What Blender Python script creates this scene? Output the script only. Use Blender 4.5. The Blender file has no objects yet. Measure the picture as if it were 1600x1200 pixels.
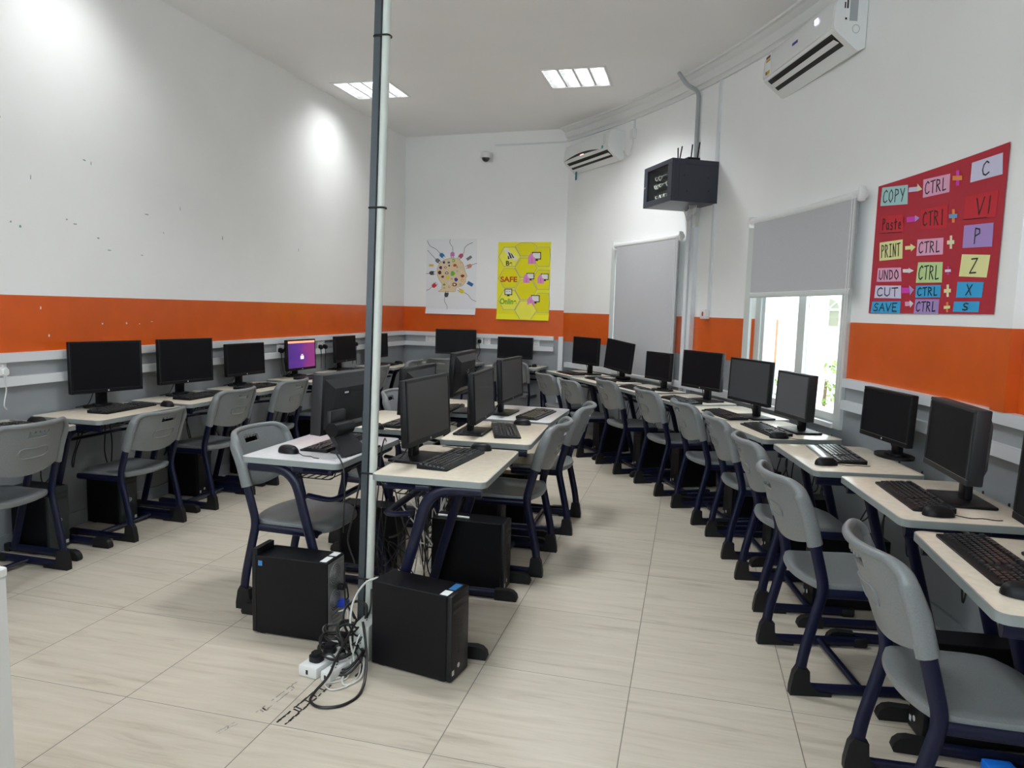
LPOW, SUNE, SKYE, EXPO = 6.5, 1.5, 3.6, 1.0
import bpy, bmesh, math, random
from mathutils import Vector, Matrix
random.seed(7)
SC = bpy.context.scene
COL = SC.collection
PI = math.pi
R = math.radians

# ------------------------------------------------------------------ materials
def newmat(name):
    m = bpy.data.materials.new(name); m.use_nodes = True
    return m, m.node_tree, m.node_tree.nodes['Principled BSDF']
def mat(name, col, rough=.5, metal=0., spec=.5, noise=0., nscale=60., bump=0., emit=None, es=1.):
    m, nt, b = newmat(name)
    b.inputs['Base Color'].default_value = (*col, 1)
    b.inputs['Roughness'].default_value = rough
    b.inputs['Metallic'].default_value = metal
    b.inputs['Specular IOR Level'].default_value = spec
    if noise or bump:
        tc = nt.nodes.new('ShaderNodeTexCoord'); n = nt.nodes.new('ShaderNodeTexNoise')
        n.inputs['Scale'].default_value = nscale; n.inputs['Detail'].default_value = 4
        nt.links.new(tc.outputs['Object'], n.inputs['Vector'])
        if noise:
            r = nt.nodes.new('ShaderNodeValToRGB')
            r.color_ramp.elements[0].position = .3; r.color_ramp.elements[1].position = .7
            r.color_ramp.elements[0].color = (*[c*(1-noise) for c in col], 1)
            r.color_ramp.elements[1].color = (*[min(1, c*(1+noise)) for c in col], 1)
            nt.links.new(n.outputs['Fac'], r.inputs['Fac']); nt.links.new(r.outputs['Color'], b.inputs['Base Color'])
        if bump:
            bp = nt.nodes.new('ShaderNodeBump'); bp.inputs['Strength'].default_value = bump; bp.inputs['Distance'].default_value = .002
            nt.links.new(n.outputs['Fac'], bp.inputs['Height']); nt.links.new(bp.outputs['Normal'], b.inputs['Normal'])
    if emit:
        b.inputs['Emission Color'].default_value = (*emit, 1); b.inputs['Emission Strength'].default_value = es
    return m

M = {}
M['white_paint'] = mat('white_paint', (.87, .87, .86), .55, noise=.012, nscale=2.5, bump=.04)
M['orange'] = mat('orange_gloss_paint', (.66, .108, .012), .24, noise=.05, nscale=6, bump=.03)
M['grey_paint'] = mat('grey_gloss_paint', (.29, .31, .33), .3, noise=.06, nscale=5, bump=.05)
M['ceiling'] = mat('ceiling_paint', (.84, .835, .83), .7, noise=.015, nscale=1.5)
M['pvc'] = mat('white_pvc_trunking', (.70, .72, .74), .38)
M['pvc_grey'] = mat('grey_pvc_trunking', (.36, .38, .39), .45)
M['plaster_white'] = mat('white_moulding', (.74, .74, .73), .6)
M['wood'] = mat('beige_laminate', (.72, .645, .52), .18, noise=.06, nscale=30)
M['wood_reflect'] = mat('reflection_grey_laminate', (.62, .61, .62), .18, noise=.04, nscale=30)  # beige laminate with a grey reflection painted into its colour
M['edge'] = mat('grey_desk_edging', (.23, .255, .25), .38)
M['chair'] = mat('grey_moulded_plastic', (.178, .189, .193), .38, noise=.10, nscale=220, bump=.12)
M['navy'] = mat('navy_painted_steel', (.0045, .006, .025), .32, spec=.32)
M['rubber'] = mat('black_rubber', (.008, .008, .009), .5, spec=.3)
M['black'] = mat('black_plastic', (.006, .006, .007), .42, spec=.22)
M['black2'] = mat('charcoal_plastic', (.019, .019, .021), .45, spec=.35)
M['pcside'] = mat('black_painted_steel', (.0045, .0045, .006), .36, spec=.22, noise=.15, nscale=300)
M['pcfront'] = mat('charcoal_bezel', (.009, .009, .011), .45, spec=.28)
M['pcgreen'] = mat('dark_green_grey_bezel', (.018, .026, .025), .4)
M['screen'] = mat('switched_off_screen', (.006, .006, .008), .45, spec=.12)
M['screen_matt'] = mat('matt_switched_off_screen', (.038, .034, .032), .45, spec=.4)  # brownish grey stands in for the room reflected in a dark screen
M['screen_glare_pale'] = mat('pale_glare_screen', (.085, .088, .094), .5, spec=.5)  # pale window glare put into the base colour
M['screen_glare_slate'] = mat('slate_glare_screen', (.045, .049, .055), .48, spec=.45)  # fainter window glare painted in as a slate base colour
M['key'] = mat('black_keycaps', (.011, .011, .012), .28, spec=.5)
M['legend'] = mat('key_legend', (.30, .30, .30), .5)
M['keyplate'] = mat('keyboard_tray', (.045, .045, .047), .5)
M['silver'] = mat('silver_metal', (.55, .55, .56), .3, metal=.9)
M['steel'] = mat('dull_steel', (.35, .36, .36), .38, metal=.7)
M['label_white'] = mat('white_sticker', (.78, .80, .80), .5)
M['label_blue'] = mat('blue_sticker', (.05, .22, .55), .45)
M['logo'] = mat('pale_grey_print', (.55, .56, .58), .4)
M['pole_dark'] = mat('slate_grey_conduit', (.045, .058, .068), .35)
M['pole_white'] = mat('off_white_trunking', (.56, .59, .55), .4)
M['ac'] = mat('white_air_conditioner_plastic', (.76, .77, .76), .25)
M['dark'] = mat('dark_slot', (.012, .012, .012), .6)
M['blind'] = mat('grey_blind_fabric', (.47, .47, .485), .8, noise=.10, nscale=350, bump=.2)
M['alu'] = mat('white_window_aluminium', (.60, .63, .61), .35)
M['rack'] = mat('dark_slate_steel', (.032, .036, .052), .42, spec=.4)
M['rackglass'] = mat('smoked_glass', (.02, .022, .025), .08)
M['cable'] = mat('black_cable', (.010, .010, .010), .42)
M['cable_white'] = mat('white_cable', (.62, .62, .58), .45)
M['plastic_white'] = mat('white_plastic', (.74, .75, .74), .38)
M['red'] = mat('red_plastic', (.45, .02, .02), .4)
M['blue'] = mat('blue_plastic', (.02, .05, .42), .4)
M['brightblue'] = mat('bright_blue_plastic', (.01, .20, .85), .4)
M['tape'] = mat('black_tape_residue', (.014, .013, .012), .7)
M['smudge'] = mat('grey_floor_smudge', (.30, .28, .25), .7)
M['lamp'] = mat('lit_tube', (.9, .9, .9), .5, emit=(1, 1, .98), es=5.)
M['louvre'] = mat('mirror_louvre', (.78, .79, .80), .25, metal=.5)
M['stucco'] = mat('sunlit_white_stucco', (.80, .79, .75), .8, noise=.03, nscale=4)
M['pavement'] = mat('pale_concrete_paving', (.62, .60, .56), .85, noise=.06, nscale=3)
M['leaf'] = mat('green_leaves', (.16, .26, .05), .6, noise=.4, nscale=8)
M['outglass'] = mat('house_window_glass', (.10, .12, .12), .1)
M['chip'] = mat('grey_paint_chip', (.38, .41, .40), .7)
M['chipgreen'] = mat('green_paint_chip', (.20, .38, .30), .7)
M['chipwhite'] = mat('white_paint_chip', (.75, .70, .66), .7)

def glass():
    m, nt, b = newmat('window_glass'); N = nt.nodes; L = nt.links
    tr = N.new('ShaderNodeBsdfTransparent'); tr.inputs['Color'].default_value = (.96, .98, .97, 1)
    gl = N.new('ShaderNodeBsdfGlossy'); gl.inputs['Roughness'].default_value = .02
    mx = N.new('ShaderNodeMixShader'); mx.inputs['Fac'].default_value = .05
    L.new(tr.outputs[0], mx.inputs[1]); L.new(gl.outputs[0], mx.inputs[2]); L.new(mx.outputs[0], N['Material Output'].inputs['Surface'])
    return m
M['glass'] = glass()

def floor_mat():
    m, nt, b = newmat('beige_stone_tiles'); N = nt.nodes; L = nt.links
    geo = N.new('ShaderNodeNewGeometry'); sep = N.new('ShaderNodeSeparateXYZ'); L.new(geo.outputs['Position'], sep.inputs[0])
    def mth(op, a, bb=None, c=None):
        n = N.new('ShaderNodeMath'); n.operation = op
        for i, v in enumerate((a, bb, c)):
            if v is None: continue
            if isinstance(v, (int, float)): n.inputs[i].default_value = v
            else: L.new(v, n.inputs[i])
        return n.outputs[0]
    tx = mth('DIVIDE', sep.outputs['X'], .6); ty = mth('DIVIDE', sep.outputs['Y'], .619)
    def line(t, w):
        f = mth('FRACT', t); d = mth('MINIMUM', f, mth('SUBTRACT', 1., f)); return mth('LESS_THAN', d, w)
    g = mth('MAXIMUM', line(tx, .0030), line(ty, .0022))
    cid = N.new('ShaderNodeCombineXYZ'); L.new(mth('FLOOR', tx), cid.inputs[0]); L.new(mth('FLOOR', ty), cid.inputs[1])
    wn = N.new('ShaderNodeTexWhiteNoise'); wn.noise_dimensions = '2D'; L.new(cid.outputs[0], wn.inputs['Vector'])
    # veins: noise stretched along X, shifted per tile
    mp = N.new('ShaderNodeVectorMath'); mp.operation = 'MULTIPLY'; L.new(geo.outputs['Position'], mp.inputs[0]); mp.inputs[1].default_value = (1.1, 12., 1.)
    ad = N.new('ShaderNodeVectorMath'); ad.operation = 'MULTIPLY_ADD'; L.new(wn.outputs['Color'], ad.inputs[0]); ad.inputs[1].default_value = (9, 9, 9); L.new(mp.outputs[0], ad.inputs[2])
    n1 = N.new('ShaderNodeTexNoise'); n1.inputs['Scale'].default_value = 1.9; n1.inputs['Detail'].default_value = 7; n1.inputs['Roughness'].default_value = .62; n1.inputs['Distortion'].default_value = .8
    L.new(ad.outputs[0], n1.inputs['Vector'])
    r1 = N.new('ShaderNodeValToRGB'); e = r1.color_ramp.elements
    e[0].position = .22; e[0].color = (.375, .325, .25, 1); e[1].position = .70; e[1].color = (.60, .545, .455, 1)
    x = e.new(.45); x.color = (.535, .48, .39, 1)
    L.new(n1.outputs['Fac'], r1.inputs['Fac'])
    br = N.new('ShaderNodeHueSaturation'); L.new(r1.outputs['Color'], br.inputs['Color'])
    L.new(mth('MULTIPLY_ADD', wn.outputs['Value'], .06, .97), br.inputs['Value'])
    mx = N.new('ShaderNodeMix'); mx.data_type = 'RGBA'; L.new(g, mx.inputs['Factor']); L.new(br.outputs['Color'], mx.inputs['A']); mx.inputs['B'].default_value = (.17, .155, .135, 1)
    L.new(mx.outputs['Result'], b.inputs['Base Color'])
    b.inputs['Roughness'].default_value = .34
    bp = N.new('ShaderNodeBump'); bp.inputs['Strength'].default_value = .05; bp.inputs['Distance'].default_value = .002
    L.new(n1.outputs['Fac'], bp.inputs['Height']); L.new(bp.outputs['Normal'], b.inputs['Normal'])
    return m
M['floor'] = floor_mat()

def desktop_screen():
    m, nt, b = newmat('lit_purple_screen'); N = nt.nodes; L = nt.links
    tc = N.new('ShaderNodeTexCoord'); sp = N.new('ShaderNodeSeparateXYZ'); L.new(tc.outputs['Generated'], sp.inputs[0])
    n = N.new('ShaderNodeTexNoise'); n.inputs['Scale'].default_value = 2.2; L.new(tc.outputs['Generated'], n.inputs['Vector'])
    ma = N.new('ShaderNodeMath'); ma.operation = 'MULTIPLY_ADD'; L.new(n.outputs['Fac'], ma.inputs[0]); ma.inputs[1].default_value = .5; L.new(sp.outputs['Y'], ma.inputs[2])
    r = N.new('ShaderNodeValToRGB'); e = r.color_ramp.elements
    e[0].position = .25; e[0].color = (.060, .022, .20, 1); e[1].position = 1.2; e[1].color = (.24, .03, .18, 1)
    x = e.new(.75); x.color = (.11, .025, .25, 1)
    L.new(ma.outputs[0], r.inputs['Fac'])
    b.inputs['Base Color'].default_value = (.01, .01, .01, 1); b.inputs['Roughness'].default_value = .3
    L.new(r.outputs['Color'], b.inputs['Emission Color']); b.inputs['Emission Strength'].default_value = .55
    return m
M['purple'] = desktop_screen()
M['scr_orange'] = mat('screen_top_bar', (.01, .01, .01), .3, emit=(.75, .30, .16), es=.9)
M['scr_white'] = mat('screen_dialog', (.01, .01, .01), .3, emit=(.85, .62, .55), es=.9)
M['led'] = mat('lit_display_digits', (.1, .1, .1), .3, emit=(.75, .65, 1.), es=2.)
M['led_red'] = mat('lit_red_digit', (.1, .02, .02), .3, emit=(1., .35, .3), es=1.5)

def colmat(name, r, g, b, rough=.75):
    def s(c):
        c /= 255; return c/12.92 if c <= .04045 else ((c+.055)/1.055)**2.4
    return mat(name, (s(r), s(g), s(b)), rough)

# ------------------------------------------------------------------ mesh builder
class MB:
    def __init__(self): self.v = []; self.f = []; self.m = []
    def add(self, vs, fs, mi=0, T=None):
        o = len(self.v)
        self.v += [tuple(T @ Vector(p)) if T else tuple(p) for p in vs]
        for f in fs: self.f.append([i+o for i in f]); self.m.append(mi)
    def box(self, x0, x1, y0, y1, z0, z1, mi=0, T=None):
        v = [(x0,y0,z0),(x1,y0,z0),(x1,y1,z0),(x0,y1,z0),(x0,y0,z1),(x1,y0,z1),(x1,y1,z1),(x0,y1,z1)]
        self.add(v, [(0,3,2,1),(4,5,6,7),(0,1,5,4),(1,2,6,5),(2,3,7,6),(3,0,4,7)], mi, T)
    def rbox(self, x0, x1, y0, y1, z0, z1, r=.005, seg=2, mi=0, T=None):
        bm = bmesh.new(); bmesh.ops.create_cube(bm, size=1)
        for v in bm.verts:
            v.co = Vector(((x0+x1)/2+v.co.x*(x1-x0), (y0+y1)/2+v.co.y*(y1-y0), (z0+z1)/2+v.co.z*(z1-z0)))
        bmesh.ops.bevel(bm, geom=bm.edges[:], offset=min(r, .49*min(x1-x0, y1-y0, z1-z0)), segments=seg, profile=.5, affect='EDGES')
        bm.verts.index_update()
        self.add([v.co.copy() for v in bm.verts], [[v.index for v in f.verts] for f in bm.faces], mi, T); bm.free()
    def prism(self, poly, a0, a1, axis='z', mi=0, T=None, capmi=None):
        n = len(poly)
        area = sum(poly[i][0]*poly[(i+1) % n][1]-poly[(i+1) % n][0]*poly[i][1] for i in range(n))
        if area < 0: poly = poly[::-1]
        if axis == 'z': P = lambda p, a: (p[0], p[1], a)
        elif axis == 'y': P = lambda p, a: (p[0], a, p[1])
        else: P = lambda p, a: (a, p[0], p[1])
        vs = [P(p, a0) for p in poly]+[P(p, a1) for p in poly]
        fl = (axis == 'y')
        lo = list(range(n))[::-1]; hi = list(range(n, 2*n))
        sd = [[i, (i+1) % n, (i+1) % n+n, i+n] for i in range(n)]
        if fl: lo = lo[::-1]; hi = hi[::-1]; sd = [s[::-1] for s in sd]
        self.add(vs, sd, mi, T)
        self.add(vs, [lo, hi], mi if capmi is None else capmi, T)
    def tube(self, pts, r=.01, r2=None, n=8, mi=0, side=None, caps=True, closed=False, T=None):
        pts = [Vector(p) for p in pts]; r2 = r if r2 is None else r2; N = len(pts); rings = []
        prev = None
        for i, p in enumerate(pts):
            if closed: t = (pts[(i+1) % N]-pts[i-1]).normalized()
            else: t = (pts[min(i+1, N-1)]-pts[max(i-1, 0)]).normalized()
            if side is not None: s = Vector(side)
            elif prev is None: s = t.cross(Vector((0, 0, 1))) if abs(t.z) < .9 else t.cross(Vector((1, 0, 0)))
            else: s = prev
            s = (s-t*s.dot(t)).normalized(); prev = s; u = t.cross(s)
            rr = r[i] if isinstance(r, (list, tuple)) else r
            rq = r2[i] if isinstance(r2, (list, tuple)) else r2
            rings.append([p+s*(math.cos(2*PI*k/n)*rr)+u*(math.sin(2*PI*k/n)*rq) for k in range(n)])
        vs = [q for g in rings for q in g]; fs = []
        for i in range(N if closed else N-1):
            for k in range(n):
                a = i*n+k; b = i*n+(k+1) % n; c = ((i+1) % N)*n+(k+1) % n; d = ((i+1) % N)*n+k
                fs.append((a, b, c, d))
        if caps and not closed:
            fs.append(list(range(n))[::-1]); fs.append(list(range((N-1)*n, N*n)))
        self.add(vs, fs, mi, T)
    def lathe(self, prof, n=20, mi=0, T=None):
        vs = []; fs = []; k = len(prof)
        for i in range(n):
            a = 2*PI*i/n
            vs += [(r*math.cos(a), r*math.sin(a), z) for r, z in prof]
        for i in range(n):
            for j in range(k-1):
                a = i*k+j; b = ((i+1) % n)*k+j
                fs.append((a, b, b+1, a+1))
        self.add(vs, fs, mi, T)
    def mesh(self, name, mats, smooth=35, subsurf=0):
        me = bpy.data.meshes.new(name); me.from_pydata(self.v, [], self.f); me.update()
        for m in (mats if isinstance(mats, (list, tuple)) else [mats]): me.materials.append(m)
        me.polygons.foreach_set('material_index', self.m)
        bm = bmesh.new(); bm.from_mesh(me); bmesh.ops.remove_doubles(bm, verts=bm.verts, dist=1e-5)
        bmesh.ops.recalc_face_normals(bm, faces=bm.faces); bm.to_mesh(me); bm.free()
        if smooth:
            me.shade_smooth(); me.set_sharp_from_angle(angle=R(smooth))
        if subsurf:
            ob = bpy.data.objects.new('tmp', me); COL.objects.link(ob)
            md = ob.modifiers.new('s', 'SUBSURF'); md.levels = subsurf
            dg = bpy.context.evaluated_depsgraph_get(); me2 = bpy.data.meshes.new_from_object(ob.evaluated_get(dg))
            bpy.data.objects.remove(ob); bpy.data.meshes.remove(me); me = me2; me.name = name
            me.shade_smooth()
        return me
    def build(self, name, mats, parent=None, smooth=35, subsurf=0, label=None):
        o = bpy.data.objects.new(name, self.mesh(name, mats, smooth, subsurf)); COL.objects.link(o)
        if parent is not None: o.parent = parent
        if label: o['label'] = label
        return o

def fillet(pts, rad, seg=6):
    pts = [Vector(p) for p in pts]; out = [pts[0]]
    for i in range(1, len(pts)-1):
        r = rad[i-1] if isinstance(rad, (list, tuple)) else rad
        a, b, c = pts[i-1], pts[i], pts[i+1]; u = (a-b); v = (c-b); lu, lv = u.length, v.length; u /= lu; v /= lv
        d = min(r, lu*.49, lv*.49); p0 = b+u*d; p1 = b+v*d
        for k in range(seg+1):
            t = k/seg; out.append(p0*(1-t)**2+b*2*t*(1-t)+p1*t*t)
    out.append(pts[-1]); return out
def catmull(pts, k=6):
    P = [Vector(p) for p in pts]; P = [P[0]*2-P[1]]+P+[P[-1]*2-P[-2]]; out = []
    for i in range(1, len(P)-2):
        for j in range(k):
            t = j/k; a, b, c, d = P[i-1:i+3]
            out.append(.5*((2*b)+(c-a)*t+(2*a-5*b+4*c-d)*t*t+(3*b-a-3*c+d)*t**3))
    out.append(P[-2]); return out
def rrect(x0, x1, y0, y1, r, seg=5):
    o = []
    for cx, cy, a0 in ((x1-r, y1-r, 0), (x0+r, y1-r, 90), (x0+r, y0+r, 180), (x1-r, y0+r, 270)):
        for k in range(seg+1):
            a = R(a0+90*k/seg); o.append((cx+r*math.cos(a), cy+r*math.sin(a)))
    return o
def circ(cx, cy, r, n=16, ry=None): return [(cx+r*math.cos(2*PI*k/n), cy+(ry or r)*math.sin(2*PI*k/n)) for k in range(n)]

def tag(o, label, cat, group=None):
    o['label'] = label; o['category'] = cat
    if group: o['group'] = group
    return o
def thing(name, label, cat, loc=(0, 0, 0), rz=0., group=None):
    o = bpy.data.objects.new(name, None); COL.objects.link(o); o.empty_display_size = .1
    o.location = loc; o.rotation_euler = (0, 0, rz); return tag(o, label, cat, group)
def struct(o): o['kind'] = 'structure'; return o
def dup(root, label, loc, rz, scale=None, group=None):
    r = root.copy(); COL.objects.link(r); r.location = loc; r.rotation_euler = (0, 0, rz); r['label'] = label
    if scale: r.scale = scale
    if group: r['group'] = group
    for ch in list(root.children):
        c = ch.copy(); COL.objects.link(c); c.parent = r
        for g in list(ch.children):
            d = g.copy(); COL.objects.link(d); d.parent = c
    return r

# ------------------------------------------------------------------ room geometry
CX, CY, RR = -6.282, -.466, 10.295          # centre and radius of the curved window wall
XL, YB, YF = -1.24, 6.985, -4.0
def zc(y): return 3.60+.0235*(y-2.46)      # the ceiling rises slightly to the back
def wp(th, z, off=0.):                      # point on the curved wall (degrees), off = distance into the room
    a = R(th); return Vector((CX+(RR-off)*math.cos(a), CY+(RR-off)*math.sin(a), z))
def wframe(th, z=0., off=0.):               # local x = into the room, y = along the wall away from the camera, z up
    a = R(th); p = wp(th, z, off)
    return Matrix(((-math.cos(a), -math.sin(a), 0, p.x), (-math.sin(a), math.cos(a), 0, p.y), (0, 0, 1, p.z), (0, 0, 0, 1)))
DEG = 1/(RR*PI/180)                         # metres along the wall -> degrees
ZO, ZG = 1.474, 1.10                        # left and back wall: top and bottom of the orange band
ZOR, ZGR = 1.446, 1.09                      # curved wall

mb = MB(); mb.box(XL-.2, 4.3, YF-.2, YB+.2, -.1, 0); struct(mb.build('floor', M['floor'], smooth=0))
# ceiling: a slightly sloping slab
mb = MB()
y0, y1 = YF-.2, YB+.2
vs = [(XL-.2, y0, zc(y0)), (4.3, y0, zc(y0)), (4.3, y1, zc(y1)), (XL-.2, y1, zc(y1))]
# openings for the recessed lights are left out of the slab
LIGHTS = [(-.72, 4.84), (1.40, 4.79), (-.72, 1.55), (1.40, 1.55), (-.72, -1.7), (1.40, -1.7)]  # the last two are fill lights added behind the camera
xs = sorted({XL-.2, 4.3, *[a+s for a, b in LIGHTS for s in (-.3, .3)]}); ys = sorted({y0, y1, *[b+s for a, b in LIGHTS for s in (-.3, .3)]})
for i in range(len(xs)-1):
    for j in range(len(ys)-1):
        cx, cy = (xs[i]+xs[i+1])/2, (ys[j]+ys[j+1])/2
        if any(abs(cx-a) < .3 and abs(cy-b) < .3 for a, b in LIGHTS): continue
        q = [(xs[i], ys[j]), (xs[i+1], ys[j]), (xs[i+1], ys[j+1]), (xs[i], ys[j+1])]
        mb.add([(x, y, zc(y)) for x, y in q]+[(x, y, zc(y)+.12) for x, y in q], [(3, 2, 1, 0), (4, 5, 6, 7), (0, 1, 5, 4), (1, 2, 6, 5), (2, 3, 7, 6), (3, 0, 4, 7)])
struct(mb.build('ceiling', M['ceiling'], smooth=0))
# straight walls, painted in three bands
def bands(mb, f, lo, hi, zs):
    pass
mb = MB()
for z0, z1, mi in ((0, ZG, 2), (ZG, ZO, 1), (ZO, 3.95, 0)): mb.box(XL-.2, XL, YF-.2, YB+.2, z0, z1, mi)
struct(mb.build('wall_left', [M['white_paint'], M['orange'], M['grey_paint']], smooth=0))
BWS = .075                                  # the back wall is not quite square to the left wall
BWM = Matrix.Translation((XL, YB, 0)) @ Matrix.Rotation(-math.atan(BWS), 4, 'Z')   # local x along the wall, y into it
def bw(x, z, y=6.96):                       # a spot of the wall sighted from the doorway -> distance along the wall, height
    c = (2.5575, -2.0809, 1.4678); dx, dy, dz = x-c[0], y-c[1], z-c[2]
    t = (YB-BWS*(c[0]-XL)-c[1])/(dy+BWS*dx)
    p = BWM.inverted() @ Vector((c[0]+t*dx, c[1]+t*dy, c[2]+t*dz)); return p.x, p.z
mb = MB()
for z0, z1, mi in ((0, ZG, 2), (ZG, ZO, 1), (ZO, 3.95, 0)): mb.box(-.2, 2.40, 0, .2, z0, z1, mi, T=BWM)
struct(mb.build('wall_back', [M['white_paint'], M['orange'], M['grey_paint']], smooth=0))
mb = MB()
FW = (-.95, 3.15, .95, 2.85)  # opening for the added fill window
for z0, z1, mi in ((0, .95, 2), (.95, 1.1, 2), (1.1, 1.46, 1), (1.46, 2.85, 0), (2.85, 3.95, 0)):
    for x0, x1 in (((XL, 4.3),) if z1 <= .96 or z0 >= 2.8 else ((XL, FW[0]), (FW[1], 4.3))): mb.box(x0, x1, YF-.2, YF, z0, z1, mi)
struct(mb.build('wall_front', [M['white_paint'], M['orange'], M['grey_paint']], smooth=0))
# curved wall with two window openings
W1 = (32.75, 38.95, .80, 2.16); W2 = (18.35, 25.25, .80, 2.16); WT = .24
TH0, TH1 = -21., 46.1
ths = sorted({TH0, TH1, W1[0], W1[1], W2[0], W2[1], *[TH0+k*1.0 for k in range(int(TH1-TH0)+1)]})
zs = sorted({0, .8, ZGR, ZOR, 2.16, 3.95})
mb = MB()
def inwin(t, z): return any(w[0] < t < w[1] and w[2] < z < w[3] for w in (W1, W2))
for i in range(len(ths)-1):
    for j in range(len(zs)-1):
        t, z = (ths[i]+ths[i+1])/2, (zs[j]+zs[j+1])/2
        if inwin(t, z): continue
        mi = 2 if z < ZGR else 1 if z < ZOR else 0
        a0, a1, b0, b1 = ths[i], ths[i+1], zs[j], zs[j+1]
        mb.add([wp(a0, b0), wp(a1, b0), wp(a1, b1), wp(a0, b1)], [(0, 1, 2, 3)], mi)
        mb.add([wp(a0, b0, -WT), wp(a1, b0, -WT), wp(a1, b1, -WT), wp(a0, b1, -WT)], [(3, 2, 1, 0)], 0)
        for (da, db, e) in ((-1, 0, (a0, b0, a0, b1)), (1, 0, (a1, b0, a1, b1)), (0, -1, (a0, b0, a1, b0)), (0, 1, (a0, b1, a1, b1))):
            tt = t if da == 0 else (a0-.01 if da < 0 else a1+.01); zz = z if db == 0 else (b0-.001 if db < 0 else b1+.001)
            if inwin(tt, zz):
                mb.add([wp(e[0], e[1]), wp(e[2], e[3]), wp(e[2], e[3], -WT), wp(e[0], e[1], -WT)], [(0, 1, 2, 3)], mi)
struct(mb.build('wall_right', [M['white_paint'], M['orange'], M['grey_paint']], smooth=20))

# crown moulding along the curved wall only
prof = [(0, -.158), (.026, -.158), (.026, -.136), (.012, -.133), (.012, -.125), (.02, -.115), (.03, -.11), (.045, -.085), (.052, -.05), (.085, -.035), (.10, -.022), (.125, -.018), (.125, .02), (0, .02)]
mb = MB(); vs = []; fs = []; K = [45.2-k*.8 for k in range(int((45.2-TH0)/.8)+1)]
for t in K:
    for o, dz in prof:
        p = wp(t, 0, o-.001 if o else -.01); vs.append((p.x, p.y, zc(p.y)+dz))
n = len(prof)
for i in range(len(K)-1):
    for k in range(n): fs.append((i*n+k, i*n+(k+1) % n, (i+1)*n+(k+1) % n, (i+1)*n+k))
fs.append(list(range(n))); fs.append(list(range((len(K)-1)*n, len(K)*n)))
mb.add(vs, fs); struct(mb.build('trim_1', M['plaster_white'], smooth=25))

# dado trunking: two white rails with a grey channel between, left and back walls
def rails(mb, box, zt):
    box(0, .045, zt-.052, zt, 0); box(0, .045, zt-.19, zt-.135, 0); box(0, .012, zt-.135, zt-.052, 1)
mb = MB(); rails(mb, lambda a, b, z0, z1, mi: mb.box(XL+a, XL+b, YF, YB, z0, z1, mi), 1.142)
struct(mb.build('trim_2', [M['pvc'], M['pvc_grey']], smooth=0))
mb = MB(); rails(mb, lambda a, b, z0, z1, mi: mb.box(.045, 2.13, -b, -a, z0, z1, mi, T=BWM), 1.142)
mb.box(bw(.925, 1)[0], bw(.985, 1)[0], -.05, 0, .0, 1.142, 0, T=BWM)
struct(mb.build('trim_3', [M['pvc'], M['pvc_grey']], smooth=0))
def arcbox(mb, t0, t1, o0, o1, z0, z1, mi=0, step=1.):
    n = max(1, int(math.ceil(abs(t1-t0)/step))); vs = []; fs = []
    for i in range(n+1):
        t = t0+(t1-t0)*i/n
        vs += [wp(t, z0, o0), wp(t, z0, o1), wp(t, z1, o1), wp(t, z1, o0)]
    for i in range(n):
        for k in range(4): fs.append((i*4+k, i*4+(k+1) % 4, (i+1)*4+(k+1) % 4, (i+1)*4+k))
    fs += [(0, 1, 2, 3), (n*4+3, n*4+2, n*4+1, n*4)]
    mb.add(vs, fs, mi)
mb = MB()
rails(mb, lambda a, b, z0, z1, mi: arcbox(mb, -20.5, 17.7, a, b, z0, z1, mi), 1.10)
struct(mb.build('trim_4', [M['pvc'], M['pvc_grey']], smooth=20))
# low cable trunking under the windows
mb = MB(); arcbox(mb, 26., 44.4, 0, .05, .77, .83); struct(mb.build('trim_5', M['pvc'], smooth=20))
# vertical riser bundle under the rack, conduit above it, thin duct to the call point, boxed pipe near the camera
mb = MB()
for k, (a, b) in enumerate(((30.5, 30.74), (30.77, 31.0), (31.03, 31.25), (31.28, 31.48))): arcbox(mb, a, b, 0, .046-.018*(k % 2), 0, 2.47)
struct(mb.build('trim_6', M['pvc'], smooth=20))
mb = MB(); p = wp(31.0, 0, .025); q = wp(31.0, 0, .15); r_ = wp(31.3, 0, .21)
path = fillet([(p.x, p.y, 2.78), (p.x, p.y, zc(p.y)-.17), (q.x, q.y, zc(q.y)-.12), (r_.x, r_.y, zc(r_.y)-.005)], .05)
mb.tube(path, .020, .018, n=8); struct(mb.build('trim_7', M['pvc_grey']))
mb = MB(); arcbox(mb, 28.98, 29.16, 0, .02, 1.5, zc(4.4)-.125); struct(mb.build('trim_8', M['pvc'], smooth=20))
mb = MB(); arcbox(mb, 9.45, 10.0, 0, .05, 1.10, ZOR); arcbox(mb, 9.45, 10.0, 0, .05, ZOR, zc(1.3)-.12, 1); struct(mb.build('trim_9', [M['orange'], M['white_paint']], smooth=20))
mb = MB(); mb.box(1.27, 2.2, -.018, 0, 3.535, 3.552, T=BWM); struct(mb.build('trim_10', M['pvc'], smooth=0))
mb = MB(); mb.box(XL, XL+.012, YF, YB, 0, .09); struct(mb.build('baseboard_left', M['grey_paint'], smooth=0))
mb = MB(); mb.box(.012, 2.2, -.012, 0, 0, .09, T=BWM); struct(mb.build('baseboard_back', M['grey_paint'], smooth=0))
mb = MB(); arcbox(mb, -20., 45., 0, .012, 0, .09); struct(mb.build('baseboard_right', M['grey_paint'], smooth=20))
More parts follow.
